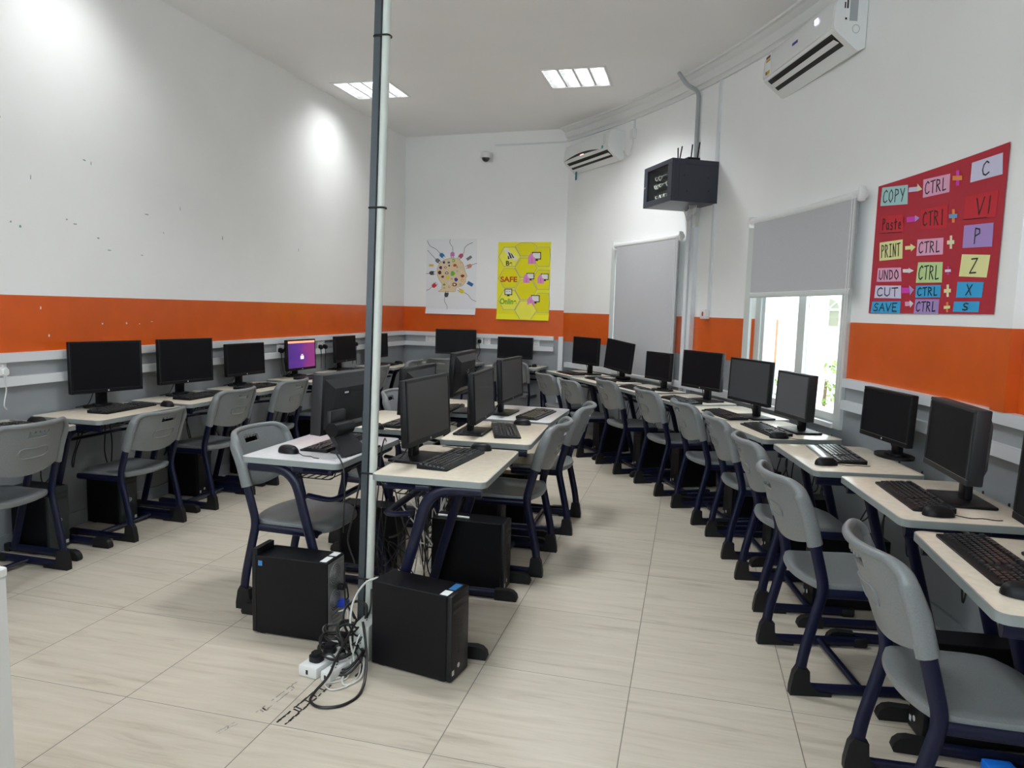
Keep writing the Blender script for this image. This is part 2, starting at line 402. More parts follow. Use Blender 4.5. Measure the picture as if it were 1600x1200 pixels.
# chips and scuffs in the paint of the left wall
mb = MB()
for y, z, w, h, mi in ((1.18, 2.46, .020, .045, 1), (1.10, 2.44, .03, .012, 0), (1.75, 2.34, .03, .012, 1), (1.80, 2.33, .012, .03, 0), (1.36, 2.16, .010, .045, 0), (1.60, 1.95, .02, .015, 0),
                       (1.66, 1.93, .035, .012, 0), (1.22, 1.89, .014, .02, 0), (1.28, 1.87, .02, .02, 1), (1.84, 1.86, .022, .016, 0), (2.28, 2.07, .05, .012, 0), (2.62, 2.16, .008, .05, 0),
                       (2.44, 1.96, .012, .016, 0), (3.12, 1.99, .012, .04, 0), (4.30, 2.0, .008, .05, 0), (1.93, 1.79, .05, .01, 0), (2.22, 1.78, .03, .008, 0),
                       (1.39, 1.40, .010, .035, 2), (1.85, 1.30, .026, .022, 2), (2.06, 1.30, .020, .02, 2), (2.18, 1.295, .012, .012, 2), (2.30, 1.31, .03, .008, 2), (1.44, 1.235, .014, .022, 2)):
    n = 7; poly = []
    for k in range(n):
        a = 2*PI*k/n; rr = random.uniform(.45, 1.0); poly.append((y+w*.5*rr*math.cos(a), z+h*.5*rr*math.sin(a)))
    mb.prism(poly, XL-.001, XL+.0012, 'x', mi)
struct(mb.build('trim_11', [M['chip'], M['chipgreen'], M['chipwhite']], smooth=0))

# ------------------------------------------------------------------ windows
def window(name, w, bars):
    t0, t1, z0, z1 = w; root = bpy.data.objects.new(name, None); COL.objects.link(root); struct(root)
    mb = MB(); F = .05
    arcbox(mb, t0, t0+F*DEG, -.17, -.03, z0, z1); arcbox(mb, t1-F*DEG*1.6, t1, -.17, -.03, z0, z1)
    arcbox(mb, t0+F*DEG, t1-F*DEG*1.6, -.17, -.03, z0, z0+F); arcbox(mb, t0+F*DEG, t1-F*DEG*1.6, -.17, -.03, z1-F, z1)
    mb.build('window_frame', M['alu'], root, smooth=20)
    for b in bars:
        mb = MB(); arcbox(mb, b[0], b[1], b[2], b[3], z0+F, z1-F); mb.build('window_stile', M['alu'], root, smooth=20)
    mb = MB(); arcbox(mb, t0+F*DEG, bars[0][0], -.078, -.072, z0+F, z1-F); mb.build('pane', M['glass'], root, smooth=20)
    mb = MB(); arcbox(mb, bars[-1][1], t1-F*DEG*1.6, -.128, -.122, z0+F, z1-F); mb.build('pane', M['glass'], root, smooth=20)
    mb = MB(); arcbox(mb, t0, t1, -.17, .035, z0-.03, z0-.001); mb.build('window_sill', M['plaster_white'], root, smooth=20)
    for a, b in ((t0-.45, t0), (t1, t1+.48)):
        mb = MB(); arcbox(mb, a, b, 0, .022, z0-.03, z1+.03); mb.build('window_casing', M['alu'], root, smooth=20)
    mb = MB(); arcbox(mb, t1-.62, t1-.36, -.10, -.05, z0+F, z1-F); mb.build('window_stile', M['alu'], root, smooth=20)
    return root
window('window_1', W1, [(35.3, 35.75, -.10, -.05), (35.6, 36.05, -.15, -.10)])
window('window_2', W2, [(21.5, 22.05, -.10, -.05), (21.95, 22.5, -.15, -.10)])

root = bpy.data.objects.new('fill_window', None); COL.objects.link(root); struct(root)  # unseen window added behind the camera to let in fill daylight
mb = MB()
for x0, x1 in ((FW[0], FW[0]+.05), (1.07, 1.13), (FW[1]-.05, FW[1])): mb.box(x0, x1, YF-.15, YF-.05, FW[2]+.05, FW[3]-.05)
mb.box(FW[0], FW[1], YF-.15, YF-.05, FW[2], FW[2]+.05); mb.box(FW[0], FW[1], YF-.15, YF-.05, FW[3]-.05, FW[3]); mb.build('window_frame', M['alu'], root, smooth=0)
for x0, x1 in ((FW[0]+.05, 1.07), (1.13, FW[1]-.05)):
    mb = MB(); mb.box(x0, x1, YF-.103, YF-.097, FW[2]+.05, FW[3]-.05); mb.build('pane', M['glass'], root, smooth=0)

def blind(label, t0, t1, f0, f1, zt, zb, chain):
    root = thing('roller_blind', label, 'blind', wp((t0+t1)/2, zt), 0)
    root.matrix_world = Matrix.Translation(wp((t0+t1)/2, 0))
    inv = Matrix.Translation(-wp((t0+t1)/2, 0))
    pts = [inv @ wp(t0+(t1-t0)*k/8, zt, .055) for k in range(9)]
    mb = MB(); mb.tube(pts, .030, n=14); mb.build('roller_tube', M['plastic_white'], root)
    mb = MB()
    for t in (t0, t1):
        T = inv @ wframe(t, zt); mb.rbox(.046 if t == t0 else 0, .09, -.014, .014, -.045, .045, .012, 2, T=T)
        mb.build('bracket', M['plastic_white'], root); mb = MB()
    0 and mb.build('bracket', M['plastic_white'], root)
    mb = MB(); vs = []; n = 14
    for k in range(n+1):
        for z, o in ((zt, .078), (zb+.02, .075)):
            for d in (0, -.0012): vs.append(inv @ wp(f0+(f1-f0)*k/n, z, o+d))
    fs = []
    for k in range(n):
        a = k*4; b = a+4; fs += [(a, b, b+2, a+2), (a+1, a+3, b+3, b+1)]
    fs += [(0, 2, 3, 1), (n*4, n*4+1, n*4+3, n*4+2)]
    mb.add(vs, fs); mb.build('fabric', M['blind'], root)
    mb = MB(); vs = []
    pts = [inv @ wp(f0+(f1-f0)*k/8, zb, .075) for k in range(9)]
    mb.tube(pts, .010, .020, n=8); mb.build('bottom_bar', M['alu'], root)
    c = inv @ wp(chain, 0, .10); d = inv @ wp(chain, 0, .115)
    mb = MB(); mb.tube([(c.x, c.y, zt), (c.x, c.y, .95), ((c.x+d.x)/2, (c.y+d.y)/2, .94), (d.x, d.y, .95), (d.x, d.y, zt)], .0022, n=5); mb.build('pull_chain', M['plastic_white'], root)
    return root
blind('grey roller blind drawn right down over the far window beside the white risers', 31.62, 38.75, 31.78, 38.4, 2.20, .80, 31.7)
blind('grey roller blind drawn half down over the bright near window', 17.1, 25.15, 17.3, 24.75, 2.20, 1.63, 17.2)

# ------------------------------------------------------------------ chairs (local: rear feet at x=0, +x towards the desk)
def upx(z): return .078-.28*(z-.45)
def bow(z): return .050+.11*(z-.60)
def chair_proto():
    root = thing('school_chair', 'x', 'chair')
    # seat
    mb = MB(); nx, ny = 9, 11; top = []; bot = []
    for i in range(nx):
        t = i/(nx-1)
        for j in range(ny):
            s = -1+2*j/(ny-1)
            W = .212-.03*max(0, (t-.7)/.3)**2-.02*max(0, (.25-t)/.25)**2
            xr = .012+.05*abs(s)**2.2; xf = .452-.05*abs(s)**4
            x = xr+(xf-xr)*t; y = s*W
            dip = .020*(1-s*s)*math.sin(PI*min(1, t*1.25))**1 if t < .8 else 0
            z = .447-dip-.022*max(0, (t-.82)/.18)**2+.006*max(0, (.15-t)/.15)
            top.append((x, y, z)); bot.append((x*.985+.004, y*.97, z-.042+.012*math.sin(PI*t)*(1-s*s)))
    vs = top+bot; n = nx*ny; fs = []
    for i in range(nx-1):
        for j in range(ny-1):
            a = i*ny+j; q = (a, a+ny, a+ny+1, a+1); fs.append(q); fs.append(tuple(k+n for k in q[::-1]))
    bd = [j for j in range(ny)]+[i*ny+ny-1 for i in range(1, nx)]+[(nx-1)*ny+j for j in range(ny-2, -1, -1)]+[i*ny for i in range(nx-2, 0, -1)]
    for k in range(len(bd)):
        a, b = bd[k], bd[(k+1) % len(bd)]; fs.append((a, b, b+n, a+n))
    mb.add(vs, fs); mb.build('seat', M['chair'], root, subsurf=1)
    # backrest shell with a hand slot
    ss = [-1, -.9, -.78, -.62, -.45, -.32, -.27, -.14, 0, .14, .27, .32, .45, .62, .78, .9, 1]
    mb = MB(); NS = len(ss); zt_ = [0, .12, .28, .45, .62, .735, .77, .86, .94, 1]; NZ = len(zt_)
    def P(s, t, d=0):
        zb = .612-.042*(1-s*s); yy = abs(s)*.208; zt = .842 if yy < .154 else .782+math.sqrt(max(0, .0036-(yy-.154)**2))
        z = zb+(zt-zb)*t
        x = upx(z)-bow(z)*(1-s*s)-.006+d
        return (x, s*.208, z)
    F = {}; B = {}; vs = []
    for i, s in enumerate(ss):
        for j, t in enumerate(zt_):
            F[i, j] = len(vs); vs.append(P(s, t, .006)); B[i, j] = len(vs); vs.append(P(s, t, -.006))
    hole = {(i, j) for i in range(6, 10) for j in (6,)} | {(i, j) for i in range(6, 10) for j in (5,)}
    cells = {(i, j) for i in range(NS-1) for j in range(NZ-1)}-hole; fs = []
    for i, j in cells:
        fs.append((F[i, j], F[i+1, j], F[i+1, j+1], F[i, j+1])); fs.append((B[i, j], B[i, j+1], B[i+1, j+1], B[i+1, j]))
        for di, dj, e in ((-1, 0, ((i, j), (i, j+1))), (1, 0, ((i+1, j), (i+1, j+1))), (0, -1, ((i, j), (i+1, j))), (0, 1, ((i, j+1), (i+1, j+1)))):
            if (i+di, j+dj) not in cells:
                a, b = e; fs.append((F[a], F[b], B[b], B[a]))
    mb.add(vs, fs)
    # scalloped finger grip along the top of the slot
    for s in (-.17, -.05, .07, .19):
        p = P(s, .87); mb.tube([(p[0]-.006, p[1], p[2]-.004), (p[0]+.006, p[1], p[2]-.004)], .011, n=8)
    # rolled rim and the two sleeves over the uprights
    path = [(upx(.60), -.214, .60), (upx(.65), -.214, .65), (upx(.71), -.214, .71)]
    def rim(y, z): return (upx(z)-bow(z)*max(0, 1-(y/.208)**2)-.008, y, z-.004)
    for k in range(7):
        a = R(180-15*k); path.append(rim(-.154+.06*math.cos(a), .782+.06*math.sin(a)))
    for y in (-.11, -.06, 0, .06, .11): path.append(rim(y, .842))
    for k in range(7):
        a = R(90-15*k); path.append(rim(.154+.06*math.cos(a), .782+.06*math.sin(a)))
    path += [(upx(.71), .214, .71), (upx(.65), .214, .65), (upx(.60), .214, .60)]
    pc = catmull(path, 4); k = len(pc)
    def q(i):
        e = min(i, k-1-i); return 1 if e < 8 else max(0, 1-(e-8)/26)
    mb.tube(pc, [.0135+.005*q(i) for i in range(k)], [.0135+.0165*q(i) for i in range(k)], n=12)
    mb.build('backrest', M['chair'], root, smooth=50)
    bk = [c for c in root.children if c.name.startswith('backrest')][0]
    # raised stadium outline on the back of the backrest
    mb = MB(); ring = []
    for s, t in [(s, .42) for s in (-.28, -.14, 0, .14, .28)]+[(.37, .45), (.40, .52), (.37, .59)]+[(s, .62) for s in (.28, .14, 0, -.14, -.28)]+[(-.37, .59), (-.40, .52), (-.37, .45)]:
        ring.append(P(s, t-.08, -.0065))
    mb.tube(ring, .0045, n=6, closed=True); mb.build('moulded_outline', M['chair'], bk)
    # side frames
    for sgn in (-1, 1):
        y = sgn*.214
        mb = MB()
        path = fillet([(.44, y, .025), (.008, y, .025), (.018, y, .15), (.082, y, .43), (upx(.56), y, .56), (upx(.64), y, .64)], [.085, .10, .045, .05], 7)
        mb.tube(path, .0125, .0225, n=12, side=(0, 1, 0))
        mb.tube([(.085, y*.97, .408), (.40, y*.97, .402)], .012, .019, n=8, side=(0, 1, 0))
        fr = mb.build('side_frame', M['navy'], root, smooth=50)
        mb = MB(); w = .0165
        mb.prism([(-.024, 0), (.135, 0), (.135, .014), (.085, .018), (.060, .034), (.049, .060), (.046, .100), (.0, .115), (-.014, .09), (-.024, .03)], y-w, y+w, 'y')
        mb.build('foot_cap', M['rubber'], fr, smooth=30)
        mb = MB(); mb.rbox(.40, .465, y-.016, y+.016, .0, .045, .012, 2); mb.build('foot_cap', M['rubber'], fr, smooth=40)
    mb = MB(); mb.tube([(.25, -.21, .03), (.25, .21, .03)], .012, .016, n=8, side=(0, 0, 1)); mb.build('crossbar', M['navy'], root, smooth=50)
    mb = MB(); mb.tube([(.39, -.20, .40), (.39, .20, .40)], .011, .013, n=8, side=(0, 0, 1)); mb.build('seat_rail', M['navy'], root, smooth=50)
    return root

CH = chair_proto(); first = [True]
def chair(x, y, yaw, label, group, sc=None):
    if first[0]:
        first[0] = False; CH.location = (x, y, 0); CH.rotation_euler = (0, 0, R(yaw)); CH['label'] = label; CH['group'] = group
        if sc: CH.scale = sc
        return CH
    return dup(CH, label, (x, y, 0), R(yaw), sc, group)

# ------------------------------------------------------------------ desks (local: +x towards the sitter, long side along y)
ZT = .765
def desk_proto(topmat):
    root = thing('school_desk', 'x', 'desk')
    mb = MB(); out = rrect(-.25, .25, -.35, .35, .035, 5); inn = rrect(-.246, .246, -.346, .346, .032, 5); n = len(out)
    mb.prism(out, .738, .7635, 'z', 1)
    mb.add([(x, y, .7635) for x, y in out]+[(x, y, .765) for x, y in inn], [[i, (i+1) % n, (i+1) % n+n, i+n] for i in range(n)], 1)
    mb.add([(x, y, .765) for x, y in inn], [list(range(n))], 0)
    mb.build('tabletop', [M[topmat], M['edge']], root, smooth=30)
    for sgn in (-1, 1):
        y = sgn*.31; mb = MB()
        path = fillet([(.225, y, .716), (.0, y, .716), (-.19, y, .03)], .19, 10)
        mb.tube(path, .014, .0245, n=12, side=(0, 1, 0))
        mb.tube([(-.20, y, .718), (.0, y, .718)], .013, .018, n=8, side=(0, 1, 0))
        mb.tube([(-.235, y, .027), (.19, y, .027)], .014, .024, n=8, side=(0, 1, 0))
        fr = mb.build('leg_frame', M['navy'], root, smooth=50)
        mb = MB(); mb.prism([(.15, .0), (.262, .0), (.268, .012), (.262, .034), (.245, .050), (.22, .056), (.15, .052)], y-.018, y+.018, 'y')
        mb.build('foot_cap', M['rubber'], fr, smooth=40)
        mb = MB(); mb.rbox(-.255, -.215, y-.018, y+.018, 0, .05, .01, 2); mb.build('foot_cap', M['rubber'], fr, smooth=40)
    mb = MB()
    mb.tube(fillet([(-.075, -.31, .60), (-.20, -.31, .585), (-.20, .31, .585), (-.075, .31, .60)], .07, 6), .011, .022, n=8, side=(0, 0, 1)); mb.build('back_rail', M['navy'], root, smooth=50)
    mb = MB(); mb.tube(fillet([(-.06, -.31, .722), (-.222, -.31, .722), (-.222, .31, .722), (-.06, .31, .722)], .07, 6), .012, .018, n=8, side=(0, 0, 1)); mb.build('top_rail', M['navy'], root, smooth=50)
    mb = MB()
    for k in range(7):
        x = -.16+k*.036; mb.tube([(x, -.27, .672), (x, .27, .672)], .0028, n=5)
    for y in (-.265, -.1, .1, .265):
        mb.tube(fillet([(.10, y, .735), (.08, y, .669), (-.18, y, .669), (-.20, y, .735)], .03, 4), .0028, n=5)
    mb.build('wire_book_tray', M['rubber'], root)
    return root
DK = {k: [desk_proto(k), True] for k in ('wood', 'wood_reflect')}
def desk(x, y, yaw, label, group, top='wood'):
    d = DK[top]
    if d[1]:
        d[1] = False; r = d[0]; r.location = (x, y, 0); r.rotation_euler = (0, 0, R(yaw)); r['label'] = label; r['group'] = group; return r
    return dup(d[0], label, (x, y, 0), R(yaw), None, group)

# ------------------------------------------------------------------ monitors (origin: centre of the base on the desk, +x the way the screen faces)
def monitor(x, y, yaw, w, h, zb, label, kind='slim', tilt=3, roll=0, base='plate', group=None, scr='screen', logo=None, bez=.014, px=.055, z=ZT):
    root = thing('monitor', label, 'monitor', (x, y, z+.0005), R(yaw), group)
    T = Matrix.Translation((px, 0, zb)) @ Matrix.Rotation(R(-tilt), 4, 'Y') @ Matrix.Rotation(R(roll), 4, 'X')
    dp = .032 if kind != 'fat' else .055
    mb = MB(); mb.rbox(-dp, 0, -w/2, w/2, 0, h, .006, 2, T=T)
    # bezel ring standing proud of the screen
    b = bez; lo = b*1.7
    for a in ((-w/2, w/2, 0, lo), (-w/2, w/2, h-b, h), (-w/2, -w/2+b, lo, h-b), (w/2-b, w/2, lo, h-b)):
        mb.rbox(-.004, .004, a[0], a[1], a[2], a[3], .0025, 1, T=T)
    cas = mb.build('casing', M['black2' if kind == 'fat' else 'black'], root)
    mb = MB(); mb.add([(.0015, -w/2+b, lo), (.0015, w/2-b, lo), (.0015, w/2-b, h-b), (.0015, -w/2+b, h-b)], [(0, 1, 2, 3)], T=T); sc = mb.build('screen', M[scr], root, smooth=0)
    if scr == 'purple':
        mb = MB(); mb.add([(.0022, -w/2+b, h-b-.020), (.0022, w/2-b, h-b-.020), (.0022, w/2-b, h-b), (.0022, -w/2+b, h-b)], [(0, 1, 2, 3)], T=T); mb.build('top_bar', M['scr_orange'], sc, smooth=0)
        mb = MB()
        for y0_, y1_, z0_, z1_ in ((-.025, .03, .105, .112), (-.025, .03, .112, .138), (-.012, .018, .145, .151)): mb.add([(.0022+.0001*(z0_ < .11), y0_, z0_), (.0022, y1_, z0_), (.0022, y1_, z1_), (.0022, y0_, z1_)], [(0, 1, 2, 3)], T=T)
        mb.build('dialog_box', M['scr_white'], sc, smooth=0)
    mb = MB()   # bulge on the back
    ins = .05 if kind == 'slim' else .035; dd = .022 if kind == 'slim' else .030
    a = [(-dp+.001, -w/2+ins*.5, h*.08), (-dp+.001, w/2-ins*.5, h*.08), (-dp+.001, w/2-ins*.5, h*.93), (-dp+.001, -w/2+ins*.5, h*.93)]
    c = [(-dp-dd, -w/2+ins*1.6, h*.2), (-dp-dd, w/2-ins*1.6, h*.2), (-dp-dd, w/2-ins*1.6, h*.78), (-dp-dd, -w/2+ins*1.6, h*.78)]
    mb.add(a+c, [(4, 5, 6, 7)]+[(i, (i+1) % 4, (i+1) % 4+4, i+4) for i in range(4)], T=T); mb.build('back_cover', M['black2'], root, smooth=0)
    mb = MB()
    bx = px-.055
    if base == 'plate': mb.rbox(bx-.10, bx+.07, -.125, .125, 0, .013, .006, 2)
    elif base == 'round': mb.prism(circ(bx-.015, 0, .085, 28, .12), 0, .012); mb.prism(circ(bx-.02, 0, .05, 24, .06), .012, .022)
    elif base == 'wedge': mb.rbox(bx-.10, bx+.07, -.135, .135, 0, .012, .006, 2); mb.rbox(bx-.09, bx, -.07, .07, .012, .045, .012, 2)
    bs = mb.build('base', M['black'], root)
    mb = MB()
    if base == 'hinge':
        pass
    else:
        nx = bx-.028
        mb.rbox(nx-.016, nx+.014, -.034, .034, .011, zb+h*.5, .008, 2)
        mb.box(nx-.005, px-dp-dd+.012, -.03, .03, zb+h*.38, zb+h*.48)
        mb.build('neck', M['black'], root)
    if logo == 'front':
        mb = MB(); mb.prism(circ(0, lo*.5, .0055, 12), .0042, .0046, 'x', T=T); mb.build('emblem', M['logo'], cas, smooth=0)
    if logo == 'back':
        mb = MB(); o = circ(0, h*.52, .021, 24, .021); i_ = circ(0, h*.52, .0165, 24)
        mb.add([(-dp-dd-.0008, p[0], p[1]) for p in o]+[(-dp-dd-.0008, p[0], p[1]) for p in i_], [(k, (k+1) % 24, (k+1) % 24+24, k+24) for k in range(24)], T=T)
        mb.box(-dp-dd-.0012, -dp-dd-.0004, -.011, .011, h*.52-.003, h*.52+.003, T=T)
        mb.build('emblem', M['logo'], root, smooth=0)
    # signal lead hanging from the back of the panel
    mb = MB(); xb = px-dp-dd*.5
    mb.tube(catmull([(xb, -.05, zb+h*.25), (xb-.02, -.055, zb+.02), (bx-.045, -.07, .03), (bx-.06, -.10, .012), (bx-.065, -.145, .006)], 5), .0035, n=6)
    mb.build('video_lead', M['cable'], root)
    return root

# ------------------------------------------------------------------ keyboards and mice
def key_mesh(mb, x0, x1, y0, y1, z, tl):
    i = .0016; h = .0065
    a = [(x0, y0), (x1, y0), (x1, y1), (x0, y1)]; b = [(x0+i, y0+i), (x1-i, y0+i), (x1-i, y1-i), (x0+i, y1-i)]
    zz = lambda x: z+tl*(-x)
    mb.add([(x, y, zz(x)) for x, y in a]+[(x, y, zz(x)+h) for x, y in b], [(4, 5, 6, 7)]+[(k, (k+1) % 4, (k+1) % 4+4, k+4) for k in range(4)])
    lx, ly = x0+.0055, y0+.0045; zl = lambda x: zz(x)+h+.0002
    mb.add([(lx-.0022, ly-.0012, zl(lx-.0022)), (lx+.0022, ly-.0012, zl(lx+.0022)), (lx+.0022, ly+.0014, zl(lx+.0022)), (lx-.0022, ly+.0014, zl(lx-.0022))], [(0, 1, 2, 3)], 1)
def keyboard_proto(palm=False):
    root = thing('keyboard', 'x', 'keyboard'); tl = .075
    L, D = .222, .074
    mb = MB()
    T = Matrix.Rotation(math.atan(tl), 4, 'Y')
    out = rrect(-D, D, -L, L, .008, 3); n = len(out)
    top = [(x, y, .0125-tl*x) for x, y in out]; bot = [(x, y, 0) for x, y in out]
    mb.add(bot+top, [list(range(n))[::-1], list(range(n, 2*n))]+[(i, (i+1) % n, (i+1) % n+n, i+n) for i in range(n)])
    mb.build('key_tray', M['black'], root, smooth=30)
    mb = MB(); p = .0189; g = .0012; zt = .0125
    rows = [-.056, -.030, -.011, .008, .027, .046]
    for ri, xc in enumerate(rows):
        y = .213       # seen from the sitter (at +x looking to -x) left is -y ... keys run from one end to the other
        if ri == 0: blocks = [(1, 1), (.9, 0)]+[(1, 1)]*4+[(.45, 0)]+[(1, 1)]*4+[(.45, 0)]+[(1, 1)]*4
        elif ri == 1: blocks = [(1, 1)]*13+[(2, 1)]
        elif ri == 2: blocks = [(1.5, 1)]+[(1, 1)]*12+[(1.5, 1)]
        elif ri == 3: blocks = [(1.75, 1)]+[(1, 1)]*11+[(2.25, 1)]
        elif ri == 4: blocks = [(2.25, 1)]+[(1, 1)]*10+[(2.75, 1)]
        else: blocks = [(1.25, 1)]*3+[(6.0, 1)]+[(1.25, 1)]*4+[(.25, 0)]
        y = -.213
        for w, on in blocks:
            if on: key_mesh(mb, xc-p/2+g, xc+p/2-g, y+g, y+w*p-g, zt, tl)
            y += w*p
        y = .081
        nav = [1, 1, 1] if ri in (0, 1, 2, 5) else ([0, 1, 0] if ri == 4 else [0, 0, 0])
        for on in nav:
            if on: key_mesh(mb, xc-p/2+g, xc+p/2-g, y+g, y+p-g, zt, tl)
            y += p
        y = .1405
        pad = [1]*4 if ri in (1, 2, 3, 4) else ([] if ri == 0 else [2, 1, 1])
        for w in pad:
            key_mesh(mb, xc-p/2+g, xc+p/2-g, y+g, y+w*p-g, zt, tl); y += w*p
    mb.build('keys', [M['key'], M['legend']], root, smooth=0)
    if palm:
        mb = MB(); mb.rbox(D-.004, D+.042, -L, L, 0, .010, .004, 2); mb.build('palm_rest', M['silver'], root, label='silver palm rest strip')
    return root
KB = {False: [keyboard_proto(False), True], True: [keyboard_proto(True), True]}
def keyboard(x, y, yaw, label, palm=False, z=ZT):
    d = KB[palm]
    if d[1]:
        d[1] = False; r = d[0]; r.location = (x, y, z+.0005); r.rotation_euler = (0, 0, R(yaw)); r['label'] = label; r['group'] = 'keyboards on the desks'; return r
    return dup(d[0], label, (x, y, z+.0005), R(yaw), None, 'keyboards on the desks')
def mouse_proto():
    root = thing('computer_mouse', 'x', 'mouse')
    mb = MB(); nu, nv = 16, 7; vs = []; fs = []
    for j in range(nv):
        t = j/(nv-1)
        for i in range(nu):
            a = 2*PI*i/nu; c, s = math.cos(a), math.sin(a)
            k = math.cos(t*PI/2)**.6
            vs.append((.056*k*math.copysign(abs(c)**.85, c)+.004*t, .031*k*math.copysign(abs(s)**.85, s), .002+.036*math.sin(t*PI/2)*(1+.0*c)))
    for j in range(nv-1):
        for i in range(nu): fs.append((j*nu+i, j*nu+(i+1) % nu, (j+1)*nu+(i+1) % nu, (j+1)*nu+i))
    fs.append(list(range(nu))[::-1])
    mb.add(vs, fs); mb.build('shell', M['black'], root, smooth=60)
    mb = MB(); mb.tube([(-.030, -.0035, .028), (-.030, .0035, .028)], .009, n=12); mb.build('scroll_wheel', M['black2'], root)
    mb = MB(); mb.tube(catmull([(-.052, 0, .008), (-.075, .004, .003), (-.105, .022, .0022), (-.145, .018, .0022), (-.18, .035, .0022), (-.205, .032, .0022)], 5), .0018, n=5); mb.build('lead', M['cable'], root)
    return root
MS = [mouse_proto(), True]
def mouse(x, y, yaw, label, z=ZT):
    if MS[1]:
        MS[1] = False; r = MS[0]; r.location = (x, y, z); r.rotation_euler = (0, 0, R(yaw)); r['label'] = label; r['group'] = 'mice on the desks'; return r
    return dup(MS[0], label, (x, y, z), R(yaw), None, 'mice on the desks')

# ------------------------------------------------------------------ computer towers (local +x = front, origin centre of the floor area)
def tower(x, y, yaw, label, d=.37, w=.16, h=.355, style='plain', z=0., group='computer towers on the floor'):
    root = thing('computer_tower', label, 'computer', (x, y, z), R(yaw), group)
    mb = MB(); mb.rbox(-d/2, d/2-.022, -w/2, w/2, .006, h, .003, 1)
    for a in (-d/2+.03, d/2-.06):
        for b in (-w/2+.02, w/2-.02): mb.box(a, a+.025, b-.01, b+.01, 0, .007)
    mb.build('case', M['pcside'], root, smooth=30)
    mb = MB(); mb.rbox(d/2-.022, d/2, -w/2+.001, w/2-.001, .006, h+.001, .006, 2)
    fr = mb.build('front_bezel', M['pcgreen' if style == 'dell' else 'pcfront'], root)
    X = d/2
    mb = MB(); mb.box(X-.001, X+.0012, -w/2+.015, w/2-.015, h-.045, h-.03); mb.box(X-.001, X+.0012, -w/2+.015, w/2-.015, h-.075, h-.06); mb.build('drive_slot', M['dark'], fr, smooth=0)
    if style in ('hp', 'plain'):
        mb = MB()
        for k in range(12): mb.box(X-.001, X+.0012, -.02, -.004, h*.30+k*.012, h*.30+k*.012+.006)
        for k in range(3): mb.box(X-.001, X+.0012, .008, .018, h*.52+k*.022, h*.52+k*.022+.010)
        mb.build('port_panel', M['dark'], fr, smooth=0)
        mb = MB(); mb.prism(circ(-.01, .055, .010, 16), X-.001, X+.0008, 'x'); mb.box(X-.001, X+.0008, -w/2+.012, -w/2+.028, .03, .05); mb.build('emblem', M['logo'], fr, smooth=0)
    if style == 'dell':
        mb = MB(); o = circ(0, h*.47, .019, 20, .013); i_ = circ(0, h*.47, .0155, 20, .0095)
        mb.add([(X+.001, p[0], p[1]) for p in o]+[(X+.001, p[0], p[1]) for p in i_], [(k, (k+1) % 20, (k+1) % 20+20, k+20) for k in range(20)])
        mb.box(X, X+.001, -.010, .010, h*.47-.0025, h*.47+.0025); mb.box(X, X+.001, w/2-.03, w/2-.012, .025, .045); mb.build('emblem', M['logo'], fr, smooth=0)
    if style in ('hp', 'rear'):
        mb = MB(); e = d/2-.024 if style == 'hp' else -d/2+.045
        mb.box(e-.035, e, -w/2+.008, -w/2+.055, h, h+.0008); a = mb.build('sticker', M['label_white'], root, smooth=0, label='white sticker on the case top')
        mb = MB(); mb.box(e-.03, e, -.005, w/2-.015, h, h+.0008); mb.build('sticker', M['label_blue' if style == 'hp' else 'label_white'], root, smooth=0)
    if style == 'rear':
        # rear face with power supply grille, slots, ports and plugs (at local -x)
        X = -d/2
        mb = MB(); mb.box(X-.002, X+.002, -w/2+.006, w/2-.006, .015, h-.008); rp = mb.build('rear_panel', M['steel'], root, smooth=0, label='dull metal rear panel')
        for zc_, r in ((h-.065, .045), (h-.185, .048)):
            mb = MB()
            for k in range(5):
                q = r*(k+1)/5; mb.tube([(X-.003, .012+q*math.cos(2*PI*i/24), zc_+q*math.sin(2*PI*i/24)) for i in range(24)], .0018, n=5, closed=True)
            mb.prism(circ(.012, zc_, r*1.02, 24), X-.0024, X-.0021, 'x', 1)
            for k in range(8): a_ = PI*k/8; mb.tube([(X-.003, .012-r*math.cos(a_), zc_-r*math.sin(a_)), (X-.003, .012+r*math.cos(a_), zc_+r*math.sin(a_))], .0012, n=4)
            mb.build('fan_grille', [M['steel'], M['pcgreen']], rp, smooth=30)
        mb = MB(); mb.box(X-.004, X, -w/2+.012, -w/2+.045, h-.16, h-.03); mb.build('connector_panel', M['steel'], rp, smooth=0); mb = MB()
        for k in range(5): mb.box(X-.005, X, -w/2+.02, w/2-.03, .04+k*.020, .052+k*.020)
        mb.build('expansion_slot_cover', M['steel'], rp, smooth=0)
        mb = MB(); mb.rbox(X-.045, X-.002, -.045, -.005, h*.37, h*.37+.03, .005, 2); mb.build('video_plug', M['blue'], rp, label='blue video plug')
        mb = MB(); mb.rbox(X-.035, X-.002, -.03, .0, h-.145, h-.12, .005, 2); mb.build('power_plug', M['black'], rp)
        mb = MB(); mb.box(d/2-.030, d/2-.005, -w/2+.02, w/2-.002, h, h+.028); mb.build('carry_handle', M['pcfront'], root)
        mb = MB(); mb.box(d/2-.055, d/2-.035, w/2, w/2+.0008, h-.045, h-.022); mb.build('sticker', M['label_blue'], root, smooth=0, label='small blue processor sticker')
    return root

